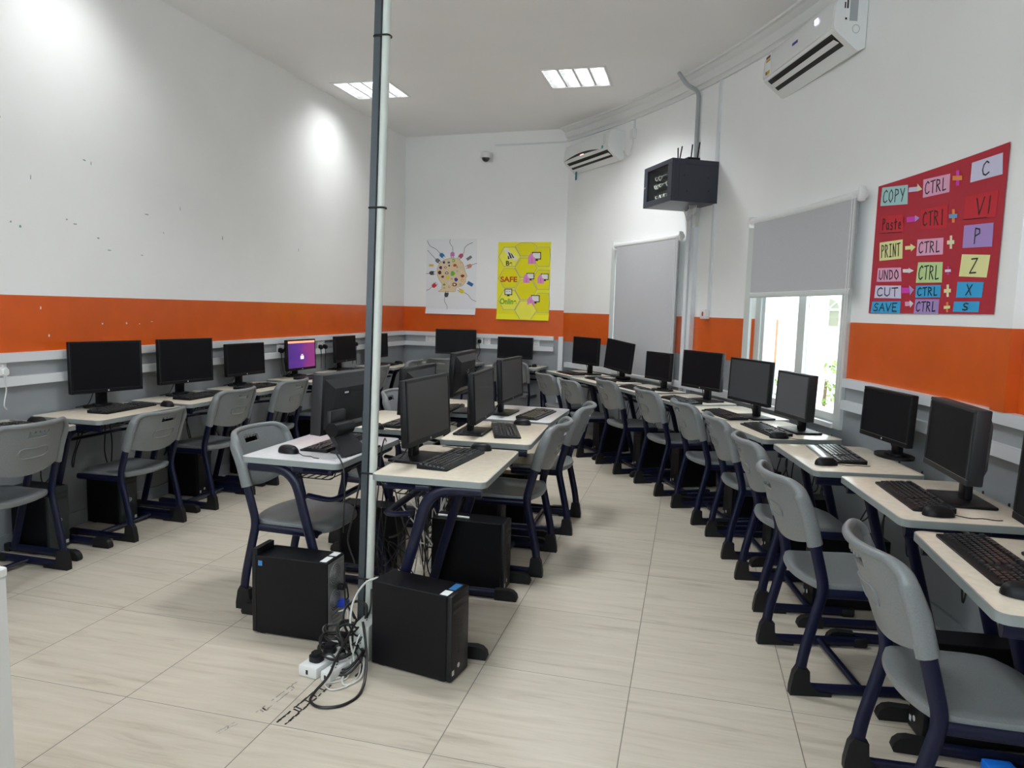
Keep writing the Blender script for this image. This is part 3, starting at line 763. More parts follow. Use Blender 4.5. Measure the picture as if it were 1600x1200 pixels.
# ================================================================== placing the furniture
ORD = ['nearest', 'second', 'third', 'fourth', 'fifth', 'sixth', 'seventh', 'eighth', 'ninth']
def O(i): return 'nearest' if i == 0 else ORD[i]+' nearest'
LROW = [.77, 1.61, 2.385, 3.17, 4.02, 4.87, 5.80]
for i, y in enumerate(LROW):
    desk(-.965, y, 0, f'beige topped navy framed desk, {O(i)} along the left wall', 'school desks')
RROW = [(3.567, 0.165, 180), (3.53, 1.01, -173.7), (3.337, 1.765, -170.9), (3.103, 2.584, -158.4), (2.892, 3.285, -156), (2.57, 3.984, -150.8), (2.164, 4.65, -148), (1.727, 5.268, -146), (1.335, 5.93, -145)]
for i, (x, y, a) in enumerate(RROW):
    desk(x, y, a, f'beige topped navy framed desk, {O(i)} along the curved window wall', 'school desks')
for i, (x, y, a, n) in enumerate(((-.405, 6.64, -94.3, 'left'), (.46, 6.575, -94.3, 'right'))):
    desk(x, y, a, f'beige topped desk against the back wall, the {n} one of two', 'school desks')
MLD = [(.83, 1.075, 180), (.80, 1.99, 180), (.95, 2.76, 180)]
MRD = [(1.523, .97, 2), (1.51, 1.83, 3), (1.49, 2.61, -1)]
for i, (x, y, a) in enumerate(MLD):
    desk(x, y, a, f'{"reflection-greyed" if i == 0 else "beige topped"} desk in the left file of the middle island, {O(i)}', 'school desks', 'wood_reflect' if i == 0 else 'wood')
for i, (x, y, a) in enumerate(MRD):
    desk(x, y, a, f'beige topped desk in the right file of the middle island, {O(i)}', 'school desks', 'wood_reflect' if i == 2 else 'wood')

g = 'grey school chairs'
LCH = [(-.66, .735, 180), (-.665, 1.65, 180), (-.645, 2.39, 179), (-.64, 3.14, 180), (-.645, 4.05, 180), (-.64, 4.825, 180), (-.64, 5.80, 180)]
for i, (x, y, a) in enumerate(LCH):
    chair(x, y, a, f'grey plastic chair with navy legs, {O(i)} along the left wall' if i != 1 else 'lower grey plastic chair with navy legs, second nearest along the left wall', g, (1, 1, .93) if i == 1 else None)
RCH = [(3.153, 0.105, 3), (2.987, 0.971, 11.3), (2.925, 1.754, 8.5), (2.79, 2.5, 11.7), (2.581, 3.15, 20.3), (2.269, 3.848, 26.4), (1.86, 4.51, 29.2), (1.413, 5.119, 33), (1.03, 5.72, 36)]
for i, (x, y, a) in enumerate(RCH):
    chair(x, y, a, f'{"lower " if i > 6 else ""}grey plastic chair with navy legs, {O(i)} along the curved window wall', g, (1, 1, .91) if i > 6 else None)
for x, y, a, n in ((-.38, 6.22, 86, 'left'), (.49, 6.17, 86, 'right')):
    chair(x, y, a, f'grey plastic chair at the {n} desk of the back wall', g)
for i, (x, y, a) in enumerate(((.525, 1.025, 0), (.475, 2.02, 0), (.50, 2.79, 0))):
    chair(x, y, a, f'grey plastic chair on the left side of the middle island, {O(i)}', g)
for i, (x, y, a) in enumerate(((1.811, 1.862, 180), (1.844, 2.645, 181))):
    chair(x, y, a, f'grey plastic chair on the right side of the middle island, {"nearer" if i == 0 else "farther"} of two', g)

g = 'monitors on the desks'
LM = [(-1.125, 1.723, -16.4, .467, .328, .102, 'round'), (-1.097, 2.428, -10, .482, .328, .096, 'round'), (-1.12, 3.183, -4.4, .472, .27, .089, 'round'),
      (-1.128, 4.082, -3.4, .468, .295, .066, 'round'), (-1.13, 4.99, .5, .473, .282, .086, 'plate'), (-1.13, 5.86, 0, .47, .29, .08, 'plate')]
LL = ['wide black monitor with dark screen, nearest of the row along the left wall', 'wide black monitor with dark screen, second of the row along the left wall',
      'black monitor with dark screen just left of the purple lit one', 'black monitor showing a lit purple desktop on the left wall row',
      'black monitor with dark screen just right of the purple lit one', 'black monitor half hidden behind the upright pole, far end of the left wall']
for i, a in enumerate(LM):
    monitor(*a[:6], LL[i], base=a[6], group=g, logo='front', scr='purple' if i == 3 else 'screen', tilt=1 if i < 2 else 2)
monitor(-.395, 6.72, -77, .53, .32, .108, 'widest black monitor on the left desk of the back wall', group=g, base='round')
monitor(.42, 6.68, -93, .465, .273, .084, 'black monitor on the right desk of the back wall', group=g, base='round')
RM = [(1.445, 5.811, -136, .476, .307, .111, 'plate', 0), (1.856, 5.256, -132, .396, .311, .104, 'wedge', -6), (2.325, 4.555, -143, .387, .254, .097, 'round', 0),
      (2.70, 3.90, -142, .487, .307, .10, 'plate', 0), (2.982, 3.047, -151.6, .485, .302, .104, 'plate', 0), (3.20, 2.545, -159.6, .385, .28, .086, 'plate', 0),
      (3.548, 1.882, -165, .449, .26, .084, 'round', 0), (3.61, 1.003, -177.8, .433, .282, .106, 'plate', 0), (3.64, .215, -180, .47, .294, .086, 'plate', 0)]
RL = ['black monitor on the curved wall row, farthest, next to the back corner', 'squarish black monitor leaning to the right, second from the back corner on the curved wall',
      'smallest squarish black monitor below the far grey blind', 'wide black monitor beside the white cable risers', 'wide black monitor with greyish painted glare left of the bright window',
      'squarish black monitor with pale grey glare standing before the bright window', 'black monitor just right of the bright window', 'thick black monitor, second nearest along the curved wall', 'black monitor cut by the right edge of the photo']
for i, a in enumerate(RM):
    so_ = .03 if i in (0, 1, 4, 5) else 0; a = (a[0]-so_*math.cos(R(a[2])), a[1]-so_*math.sin(R(a[2])), *a[2:])
    monitor(*a[:6], RL[i], base=a[6], roll=a[7], group=g, kind='fat' if i in (5, 7) else 'slim', scr={4: 'screen_glare_slate', 5: 'screen_glare_pale'}.get(i, 'screen'), logo='front' if i in (3, 6, 8) else None,
            px=.005 if i == 6 else .055, tilt=2)
monitor(1.363, .972, -4, .466, .295, .092, 'black monitor with grey painted reflection, nearest on the right side of the middle island', group=g, scr='screen_matt', logo='front')
monitor(1.40, 1.746, 2.7, .469, .278, .079, 'black monitor behind the nearest one, middle of the right side of the island', group=g, scr='screen_matt', logo='front')
monitor(1.363, 2.54, -3, .477, .284, .097, 'black monitor at the far end of the right side of the middle island', group=g, scr='screen_matt', logo='front')
mo = monitor(.955, 1.075, 173, .47, .285, .097, 'thick charcoal monitor seen from behind on the reflection-greyed desk', kind='fat', base='hinge', group=g)
for c in [c for c in mo.children if c.name.split('.')[0] in ('base', 'video_lead')]: bpy.data.objects.remove(c)
# its hinged stand (local x is reversed: behind the panel = -x)
mb = MB(); mb.tube([(-.062, .095, .130), (-.062, .235, .130)], .033, n=18); mb.tube([(-.062, .088, .130), (-.062, .096, .130)], .029, n=18); mb.build('hinge_barrel', M['black'], mo)
mb = MB()
mb.add([(-.05, .10, .125), (-.05, .23, .125), (-.118, .21, .008), (-.118, .02, .008), (-.035, .10, .110), (-.035, .23, .110), (-.10, .21, .0), (-.10, .02, .0)], [(0, 1, 2, 3), (7, 6, 5, 4), (0, 4, 5, 1), (1, 5, 6, 2), (2, 6, 7, 3), (3, 7, 4, 0)])
mb.rbox(-.118, .010, -.10, .15, 0, .010, .004, 2); mb.build('base', M['black2'], mo, smooth=30)
mb = MB(); mb.rbox(-.05, -.028, .105, .225, .128, .215, .006, 2); mb.build('neck', M['black2'], mo, smooth=30)
mb = MB(); mb.box(-.091, -.0845, -.07, .02, .10, .19); mb.build('mount_plate', M['black2'], mo, smooth=0)
mb = MB(); mb.box(-.0860, -.0849, .135, .165, .295, .303); mb.build('maker_plate', M['logo'], mo, smooth=0)
mb = MB(); mb.box(-.0862, -.0854, -.09, .115, .097+.19, .097+.20); mb.build('top_groove', M['dark'], mo, smooth=0)
monitor(1.05, 1.82, 179, .48, .265, .097, 'black monitor seen from behind, middle of the left side of the island', group=g, logo='back')
monitor(1.10, 2.51, 182, .515, .289, .125, 'black monitor seen from behind with round emblem, far end of the left island side', group=g, logo='back')

LK = [(-.95, .80, 2, 'nearest'), (-.945, 1.69, 3, 'second'), (-.93, 2.42, 2, 'third'), (-.93, 3.12, 0, 'fourth'), (-.93, 4.02, 0, 'fifth'), (-.93, 4.85, 0, 'sixth'), (-.93, 5.72, 0, 'farthest')]
for x, y, a, n in LK: keyboard(x, y, a, f'black keyboard, {n} along the left wall')
RK = [(3.455, .245, -178), (3.474, 1.0, -176), (3.335, 1.83, -176), (3.02, 2.52, -162), (2.80, 3.10, -157), (2.47, 3.79, -150), (2.06, 4.52, -148), (1.66, 5.21, -146), (1.28, 5.82, -144)]
KS = [0, -.022, 0, .022, .022, .045, .045, .025, -.01]
for i, (x, y, a) in enumerate(RK): keyboard(x-KS[i]*math.cos(R(a)), y-KS[i]*math.sin(R(a)), a, f'black keyboard, {O(i)} along the curved window wall' if i != 2 else 'black keyboard with silver palm strip on the desk right of the bright window', palm=(i == 2))
keyboard(.84, 1.15, 180, 'black keyboard on the reflection-greyed island desk')
keyboard(.89, 1.91, 178, 'black keyboard on the middle desk of the left island side'); keyboard(.945, 2.52, 181, 'black keyboard on the far desk of the left island side')
keyboard(1.52, .99, -5.5, 'black keyboard nearest on the right side of the middle island'); keyboard(1.552, 1.84, 18, 'black keyboard turned askew on the middle desk of the right island side'); keyboard(1.585, 2.55, -6, 'black keyboard on the far desk of the right island side')
keyboard(-.41, 6.51, -94, 'black keyboard on the left desk of the back wall'); keyboard(.44, 6.45, -94, 'black keyboard on the right desk of the back wall')
for x, y, a, n in ((-.95, 1.07, 5, 'black mouse at the left edge of the photo'), (-.79, 1.90, -15, 'black mouse on the second desk along the left wall'), (-.90, 6.02, 0, 'black mouse on the farthest desk along the left wall'),
                   (.745, .87, 170, 'black mouse on the reflection-greyed island desk'), (.83, 1.632, 185, 'black mouse on the middle desk of the left island side'),
                   (1.575, 1.265, 5, 'black mouse beside the nearest keyboard on the right island side'), (1.585, 2.12, 0, 'black mouse on the middle desk of the right island side'),
                   (-.12, 6.57, -94, 'black mouse on the left desk of the back wall'), (.70, 6.52, -94, 'black mouse on the right desk of the back wall'),
                   (3.43, -.045, 165, 'black mouse nearest along the curved wall, at the right photo edge'), (3.465, .735, 190, 'black mouse second nearest along the curved wall'),
                   (3.225, 1.545, 200, 'black mouse beside the silver palm strip keyboard'), (3.09, 2.25, 190, 'black mouse in front of the bright window')):
    mouse(x, y, a, n)

# computer towers
tower(.913, .668, 180, 'black computer tower with its open rear side by the pole and white pole base', style='rear', d=.372, w=.152, h=.36)
tower(1.549, .532, -10.2, 'black computer tower right of the pole, ventilated front turned right', style='hp', d=.372, w=.148)
tower(1.49, 1.418, 0, 'black computer tower under the middle of the right island side', style='plain', d=.40, w=.14, h=.37)
tower(.86, 1.545, 180, 'black computer tower under the middle of the left island side', d=.36, w=.13)
tower(1.355, 1.95, 0, 'black computer tower behind the nearer chair of the right island side', d=.34, w=.13)
tower(1.375, 2.57, 0, 'black computer tower behind the farther chair of the right island side', d=.34, w=.13)
tower(.98, 2.70, 180, 'black computer tower under the far desk of the left island side', d=.36, w=.13)
for y, n, s in ((1.195, 'dark green grey tower with oval emblem behind the nearest left chair', 'dell'), (1.73, 'black tower behind the second nearest left chair', 'dell'), (2.48, 'black tower behind the third nearest left chair', 'plain'),
                (3.23, 'black tower behind the fourth nearest left chair', 'plain'), (4.14, 'black tower behind the fifth nearest left chair', 'plain'), (4.89, 'black tower behind the sixth nearest left chair', 'plain'), (5.88, 'black tower behind the farthest left chair', 'plain')):
    tower(-1.09, y, 0, n, d=.27, w=.15 if y > 2 else .14, h=.34 if 1.5 < y < 2 else .37, style=s)
def rtower(i, ly, fx, d, n, w=.15, h=.37, style='plain'):
    x, y, a = RROW[i]; A = R(a); lx = fx-d/2
    tower(x+lx*math.cos(A)-ly*math.sin(A), y+lx*math.sin(A)+ly*math.cos(A), a, n, d=d, w=w, h=h, style=style)
rtower(0, .05, -.02, .36, 'black tower under the nearest desk of the curved wall, lowest at right', h=.36)
rtower(1, .402, .17, .40, 'black tower between the two nearest desks of the curved wall', w=.12)
def ctower(i, ly, n, d=.36, w=.15, h=.365):
    x, y, a = RCH[i]; A = R(a); lx = .285+d/2
    tower(x+lx*math.cos(A)-ly*math.sin(A), y+lx*math.sin(A)+ly*math.cos(A), a+180, n, d=d, w=w, h=h)
ctower(2, -.06, 'black tower under the desk right of the bright window')
ctower(3, -.06, 'black tower under the desk before the bright window')
ctower(4, -.09, 'black tower under the fifth nearest desk of the curved wall')
ctower(5, .09, 'black tower under the desk by the white cable risers')
ctower(6, -.02, 'black tower under the third farthest desk of the curved wall')
ctower(7, .0, 'black tower under the second farthest desk of the curved wall', h=.33)
mb = MB(); mb.rbox(-.045, .045, -.03, .03, 0, .05, .006, 2)
t = thing('storage_box', 'small bright blue box on the floor under the nearest desk at bottom right', 'box', (3.60, .396, 0), R(4)); mb.build('carton', M['brightblue'], t)

# ================================================================== pole, cables, power strips
t = thing('service_pole', 'off-white and slate grey floor-to-ceiling cable pole beside the nearest island desk', 'pole', (1.232, .715, 0), 0)
zt = zc(.7)
mb = MB(); mb.tube([(0, 0, .0), (.09, 0, zt-.002)], .0175, n=4 if False else 14); mb.build('trunking_pole', M['pole_white'], t, label='off-white pole')
mb = MB(); sh = .09/zt
vs = [(x+(sh*z), y, z) for z in (0.0, zt-.002) for x, y in ((-.049, -.014), (-.0205, -.014), (-.0205, .014), (-.049, .014))]
mb.add(vs, [(3, 2, 1, 0), (4, 5, 6, 7), (0, 1, 5, 4), (1, 2, 6, 5), (2, 3, 7, 6), (3, 0, 4, 7)]); mb.build('conduit', M['pole_dark'], t, smooth=0, label='slate grey square conduit')
for z in (.27, .745, 1.875, 2.56):
    mb = MB(); o = rrect(-.053+sh*z, .0205+sh*z, -.0195, .0195, .014, 4); n = len(o)
    mb.tube([(x, y, z) for x, y in o], .0022, .004, n=5, closed=True); mb.build('cable_tie', M['rubber'], t)
mb = MB(); mb.rbox(.034, .104, -.215, -.09, 0, .15, .006, 2); mb.build('junction_box', M['pole_white'], t)

def strip(label, x, y, a, L, w, h, sockets):
    t = thing('power_strip', label, 'power strip', (x, y, 0), R(a), 'white power strips by the pole')
    mb = MB(); mb.rbox(-w/2, w/2, 0, L, 0, h, .006, 2); mb.build('housing', M['plastic_white'], t)
    for k in range(sockets):
        yy = .055+k*(L-.10)/max(1, sockets-1)
        mb = MB()
        mb.box(-.003, .003, yy+.012, yy+.020, h, h+.0006); mb.box(-.014, -.007, yy-.008, yy-.003, h, h+.0006); mb.box(.007, .014, yy-.008, yy-.003, h, h+.0006)
        mb.build('socket_outlet', M['dark'], t, smooth=0)
    mb = MB(); mb.box(-.006, .004, -.0008, 0, h*.3, h*.7); mb.build('entry_hole', M['dark'], t, smooth=0)
    return t
strip('wide white power strip with black plugs on the floor by the pole', 1.161, .315, -9, .34, .088, .045, 4)
strip('narrow white power strip lying right of the wide one', 1.2455, .305, -11, .185, .05, .04, 2)
def plug(x, y, z, a, label, cabpts):
    t = thing('power_plug', label, 'plug', (x, y, z), R(a), 'black plugs in the wide power strip')
    mb = MB(); mb.prism(rrect(-.027, .027, -.026, .026, .018, 5), 0, .022); mb.prism(rrect(-.020, .020, -.019, .019, .014, 5), .022, .034); mb.build('plug_body', M['rubber'], t, smooth=40)
    mb = MB(); mb.tube(catmull(cabpts, 6), .0042, n=7); mb.build('flex', M['cable'], t)
plug(1.170, .375, .0455, -9, 'black plug at the near end of the wide power strip', [(.018, .01, .014), (.05, .03, .02), (.10, .04, -.028), (.11, .12, -.036)])
plug(1.184, .455, .0455, 20, 'black plug in the middle of the wide power strip', [(.02, .0, .018), (.06, .01, .03), (.11, -.02, -.002), (.14, -.08, -.038), (.12, -.13, -.040)])
plug(1.198, .535, .0455, -20, 'black plug at the far end of the wide power strip', [(.0, .02, .018), (.03, .06, .05), (.06, .10, .12), (.03, .14, .20)])
def cable(label, pts, r=.004, m='cable', name='cable', group='cables tangled at the pole'):
    o = MB(); o.tube(catmull(pts, 8), r, n=7); return tag(o.build(name, M[m]), label, 'cable', group)
cable('thick black cable looping forward on the floor in front of the strips', [(1.27, .52, .16), (1.262, .37, .075), (1.275, .275, .045), (1.25, .215, .008), (1.265, .16, .006), (1.32, .135, .006), (1.385, .165, .006), (1.415, .24, .006), (1.405, .32, .02), (1.375, .40, .06), (1.345, .455, .10), (1.31, .50, .17)], .0055)
cable('white cable arching from the right tower top down to the floor', [(1.395, .60, .30), (1.355, .575, .335), (1.29, .56, .31), (1.245, .535, .22), (1.262, .485, .10), (1.305, .43, .02), (1.30, .345, .006), (1.335, .30, .006), (1.365, .36, .006), (1.345, .44, .02), (1.32, .48, .05)], .0045, 'cable_white')
cable('white network cable from the rear of the left tower to the strip', [(1.115, .665, .12), (1.16, .655, .135), (1.175, .62, .10), (1.15, .57, .055), (1.16, .52, .06), (1.22, .50, .06), (1.27, .46, .012), (1.30, .38, .005), (1.27, .33, .004)], .004, 'cable_white')
# loose coils thrown over the strips
random.seed(4)
for k, (cx_, cy_, cz_, ra, rb, tilt_, lab) in enumerate(((1.215, .50, .085, .085, .045, .3, 'black coil lying over the far end of the wide strip'), (1.225, .44, .075, .07, .05, -.2, 'black coil between the two white strips'), (1.255, .52, .13, .06, .05, .9, 'black coil leaning against the white junction box'),
                                  (1.20, .56, .11, .09, .04, .6, 'black coil nearest the rear of the left tower'), (1.285, .44, .06, .055, .06, .2, 'small black coil beside the right tower'), (1.24, .58, .17, .05, .06, 1.2, 'upright black coil in front of the pole'))):
    pts = []
    for j in range(28):
        a_ = j*2*PI/11+k; q = 1+.14*math.sin(j*.45+k)+.05*math.sin(j*1.1); pts.append((cx_+ra*q*math.cos(a_), cy_+rb*q*math.sin(a_)*math.cos(tilt_)*1.3, max(.008, cz_-.02+rb*math.sin(a_)*math.sin(tilt_)+.010*math.cos(2*a_)+.012*math.sin(j*.5))))
    cable(lab, pts, .0042)
cable('second white cable lying in a loop at the foot of the junction box', [(1.30, .49, .12), (1.29, .44, .04), (1.315, .36, .005), (1.285, .31, .005), (1.255, .285, .005), (1.30, .255, .005), (1.345, .30, .005), (1.35, .38, .006), (1.33, .44, .02)], .0032, 'cable_white')
random.seed(11)
for k, (lab, P0, P1) in enumerate((('black cable from the left tower power inlet, topmost of the tangle', (1.14, .68, .225), (1.205, .68, .06)), ('black video cable rising along the pole to the monitor', (1.15, .66, .14), (1.20, .76, .77)),
                                   ('black cable coiled behind the wide strip', (1.225, .62, .05), (1.30, .47, .155)), ('black cable sagging between strip and right tower', (1.20, .60, .10), (1.345, .535, .08)),
                                   ('black cable leaning on the white junction box', (1.24, .475, .04), (1.30, .48, .155)), ('thin black cable low across the strips', (1.14, .60, .01), (1.34, .47, .03)))):
    pts = [P0]
    for j in range(1, 6):
        t_ = j/6; pts.append((P0[0]+(P1[0]-P0[0])*t_+random.uniform(-.035, .035), P0[1]+(P1[1]-P0[1])*t_+random.uniform(-.05, .02), max(.008, P0[2]+(P1[2]-P0[2])*t_+random.uniform(-.03, .06))))
    pts.append(P1); cable(lab, pts, .0042 if k < 5 else .003)
# tangle of leads under the island: nobody could count it
random.seed(5); mb = MB()
for k in range(34):
    x, y = random.uniform(1.19, 1.30), random.uniform(.85, 2.7); pts = [(x, y, random.uniform(.5, .66))]
    for j in range(5): pts.append((random.uniform(1.16, 1.34), y+random.uniform(-.16, .16)+j*.02, random.uniform(.03, .5)))
    mb.tube(catmull(pts, 5), random.choice((.003, .0035, .0042)), n=5, mi=0 if random.random() < .8 else 1)
t = tag(mb.build('cable_tangle', [M['cable'], M['cable_white']]), 'tangle of black and white leads hanging under the middle island', 'cables'); t['kind'] = 'stuff'
# leads behind the wall desks
random.seed(8)
for row, nm in ((LROW, 'left wall'),):
    for i, y in enumerate(row):
        for k in range(3):
            y0_ = y-.22+.2*k+random.uniform(-.03, .03); x0_ = -1.205
            cable(f'black lead hanging behind the {O(i)} left wall desk, {("near", "middle", "far")[k]} of three', [(x0_, y0_, .765), (x0_, y0_+.01, .6), (x0_+.02, y0_+random.uniform(-.08, .08), .45), (x0_+.01, y0_+random.uniform(-.1, .1), .3+.1*random.random()), (x0_+.04, y0_+random.uniform(-.06, .06), .50), (x0_, y0_+.05, .62)], .004, group='leads behind the left wall desks')
for i, (x, y, a) in enumerate(RROW):
    A = R(a)
    for k in range(3):
        ly = -.2+.2*k+random.uniform(-.05, .05)
        f = lambda lx, l, z: (x+lx*math.cos(A)-l*math.sin(A), y+lx*math.sin(A)+l*math.cos(A), z)
        cable(f'black lead hanging behind the {O(i)} curved wall desk, {("far", "middle", "near")[k]} of three', [f(-.275, ly, .765), f(-.28, ly, .62), f(-.26, ly+random.uniform(-.1, .1), .42), f(-.24, ly+random.uniform(-.1, .1), .25+.15*random.random()), f(-.25, ly+random.uniform(-.06, .06), .5), f(-.285, ly+.04, .62)], .004, group='leads behind the curved wall desks')

cable('black cable dropping over the near edge of the reflection-greyed desk', [(1.00, .87, .83), (1.03, .80, .80), (1.075, .76, .772), (1.098, .74, .74), (1.105, .735, .62), (1.09, .75, .45)], .0035)
cable('black lead curving off the far side of the reflection-greyed desk', [(1.06, 1.28, .772), (1.085, 1.20, .80), (1.10, 1.13, .74), (1.12, 1.06, .60), (1.13, 1.0, .45)], .0035)
mb = MB(); mb.tube([(-.085, 0, .006), (.085, .0, .006)], .006, n=10)
t = thing('rod', 'short white metal rod lying on the black tower under the island', 'rod', (1.40, 1.385, .3711), 0); mb.build('rod_shaft', M['label_white'], t)
# tape residue and smudges on the floor
mb = MB(); random.seed(3)
def floorstrip(mb, a, b, w, n, gap):
    a, b = Vector((*a, 0)), Vector((*b, 0)); d = (b-a).normalized(); s = Vector((-d.y, d.x, 0)); L_ = (b-a).length
    for sd in (-1, 1):
        for k in range(n):
            if random.random() < gap: continue
            t0, t1 = L_*k/n, L_*(k+1.05)/n; o0 = sd*w/2+random.uniform(-.002, .002); q = w*random.uniform(.16, .30)
            p = [a+d*t0+s*(o0-q/2), a+d*t1+s*(o0-q/2+random.uniform(-.002, .002)), a+d*t1+s*(o0+q/2), a+d*t0+s*(o0+q/2)]
            mb.add([(v.x, v.y, .0007) for v in p], [(0, 1, 2, 3)])
    for k in range(n//5):
        t0 = L_*random.random(); p = [a+d*t0-s*w*.5, a+d*(t0+.007)-s*w*.4, a+d*(t0+.014)+s*w*.5, a+d*(t0+.006)+s*w*.45]
        mb.add([(v.x, v.y, .0006) for v in p], [(0, 1, 2, 3)])
floorstrip(mb, (1.235, .012), (1.262, .295), .034, 26, .12)
tag(mb.build('tape_residue', M['tape'], smooth=0), 'black torn tape residue on the tiles in front of the power strips', 'tape mark')
mb = MB(); floorstrip(mb, (1.125, .045), (1.150, .285), .022, 20, .35); tag(mb.build('floor_smudge', M['smudge'], smooth=0), 'faint grey smudge on the tiles left of the black tape residue', 'stain')
mb = MB(); floorstrip(mb, (1.06, -.10), (1.085, -.03), .014, 6, .3); tag(mb.build('floor_smudge', M['smudge'], smooth=0), 'small grey smudge on the tiles near the bottom edge', 'stain')

# white cabinet just inside the left edge of the photo
t = thing('cabinet', 'white cabinet corner cut off by the bottom left photo edge', 'cabinet', (.712, -1.022, 0), 0)
mb = MB(); mb.rbox(-.24, .22, -.33, .30, .06, .77, .004, 1); mb.rbox(-.22, .20, -.31, .28, 0, .06, .003, 1); mb.build('carcass', M['plastic_white'], t)
mb = MB(); mb.rbox(-.245, .222, -.335, .302, .77, .795, .004, 1); mb.build('cabinet_top', M['plastic_white'], t)

# ================================================================== things on the walls
def socket(label, T, w=.146, plugs=(), switch=True, red=False):
    t = thing('wall_socket', label, 'socket', T.translation, 0, 'wall sockets'); t.matrix_world = T
    mb = MB(); mb.rbox(0, .014, -w/2, w/2, -.043, .043, .004, 2); mb.build('face_plate', M['plastic_white'], t)
    mb = MB()
    n = 2 if w > .1 else 1
    for k in range(n):
        y = 0 if n == 1 else (-.036 if k == 0 else .036)
        mb.box(.0141, .0147, y-.003, y+.003, .0, .009); mb.box(.0141, .0147, y-.012, y-.006, -.02, -.016); mb.box(.0141, .0147, y+.006, y+.012, -.02, -.016)
    mb.build('outlet_slot', M['dark'], t, smooth=0)
    mb = MB()
    for k in range(n):
        y = 0 if n == 1 else (-.05 if k == 0 else .05)
        mb.rbox(.013, .018, y-.006, y+.006, .012, .032, .001, 1)
    mb.build('rocker_switch', M['plastic_white'], t)
    return t
def wallplug(label, T, y, drop, grp='plugs in the wall sockets', white=False):
    t = thing('power_plug', label, 'plug', T @ Vector((.0182, y, -.006)), 0, grp); t.matrix_world = T @ Matrix.Translation((.0182, y, -.006))
    mb = MB(); Q = Matrix(((0, 0, 1, 0), (1, 0, 0, 0), (0, 1, 0, 0), (0, 0, 0, 1)))
    mb.prism(rrect(-.024, .024, -.026, .024, .016, 5), 0, .018, T=Q); mb.prism(rrect(-.017, .017, -.022, .016, .012, 5), .018, .034, T=Q); mb.build('plug_body', M['plastic_white' if white else 'rubber'], t, smooth=40)
    mb = MB(); mb.tube(catmull([(.016, 0, -.02), (.018, .002, -.06), (.012, .012, -drop*.5), (.03, -.02, -drop*.85), (.012, .01, -drop)], 6), .0036, n=6); mb.build('flex', M['cable_white' if white else 'cable'], t)
TL_ = lambda y, z=1.048: Matrix(((1, 0, 0, XL+.0125), (0, 1, 0, y), (0, 0, 1, z), (0, 0, 0, 1)))
TB_ = lambda x, z=1.048: BWM @ Matrix(((0, 1, 0, bw(x, 1.04)[0]), (-1, 0, 0, -.0125), (0, 0, 1, z), (0, 0, 0, 1)))
socket('white wall socket at the left edge of the photo', TL_(1.06)); wallplug('white plug in the socket at the left edge of the photo', TL_(1.06), .036, .22, white=True)
for y, n in ((3.95, 'left of the purple lit monitor'), (4.70, 'right of the purple lit monitor'), (5.42, 'near the far end of the left wall')):
    socket(f'white double wall socket {n}', TL_(y))
    wallplug(f'black plug {n}, nearer of two', TL_(y, 1.028), -.046, .225); wallplug(f'black plug {n}, farther of two', TL_(y, 1.028), .046, .23)
socket('white double wall socket left of the widest back wall monitor', TB_(-.83))
socket('white single wall socket with plug right of the widest back wall monitor', TB_(-.135), .086); wallplug('black plug on the back wall beside the widest monitor', TB_(-.135), 0, .26)
socket('white single wall socket between the two back wall monitors', TB_(-.035), .086)
socket('white single wall socket right of the right back wall monitor', TB_(.63), .086)
# call point with red element
T = wframe(29.3, 1.475)
t = thing('call_point', 'white call point box with red element on the curved wall between the windows', 'alarm', (0, 0, 0)); t.matrix_world = T
mb = MB(); mb.rbox(0, .045, -.045, .045, -.045, .045, .005, 2); mb.build('housing', M['plastic_white'], t)
mb = MB(); mb.rbox(.044, .048, -.012, .012, -.018, .02, .002, 1); mb.build('push_element', M['red'], t)

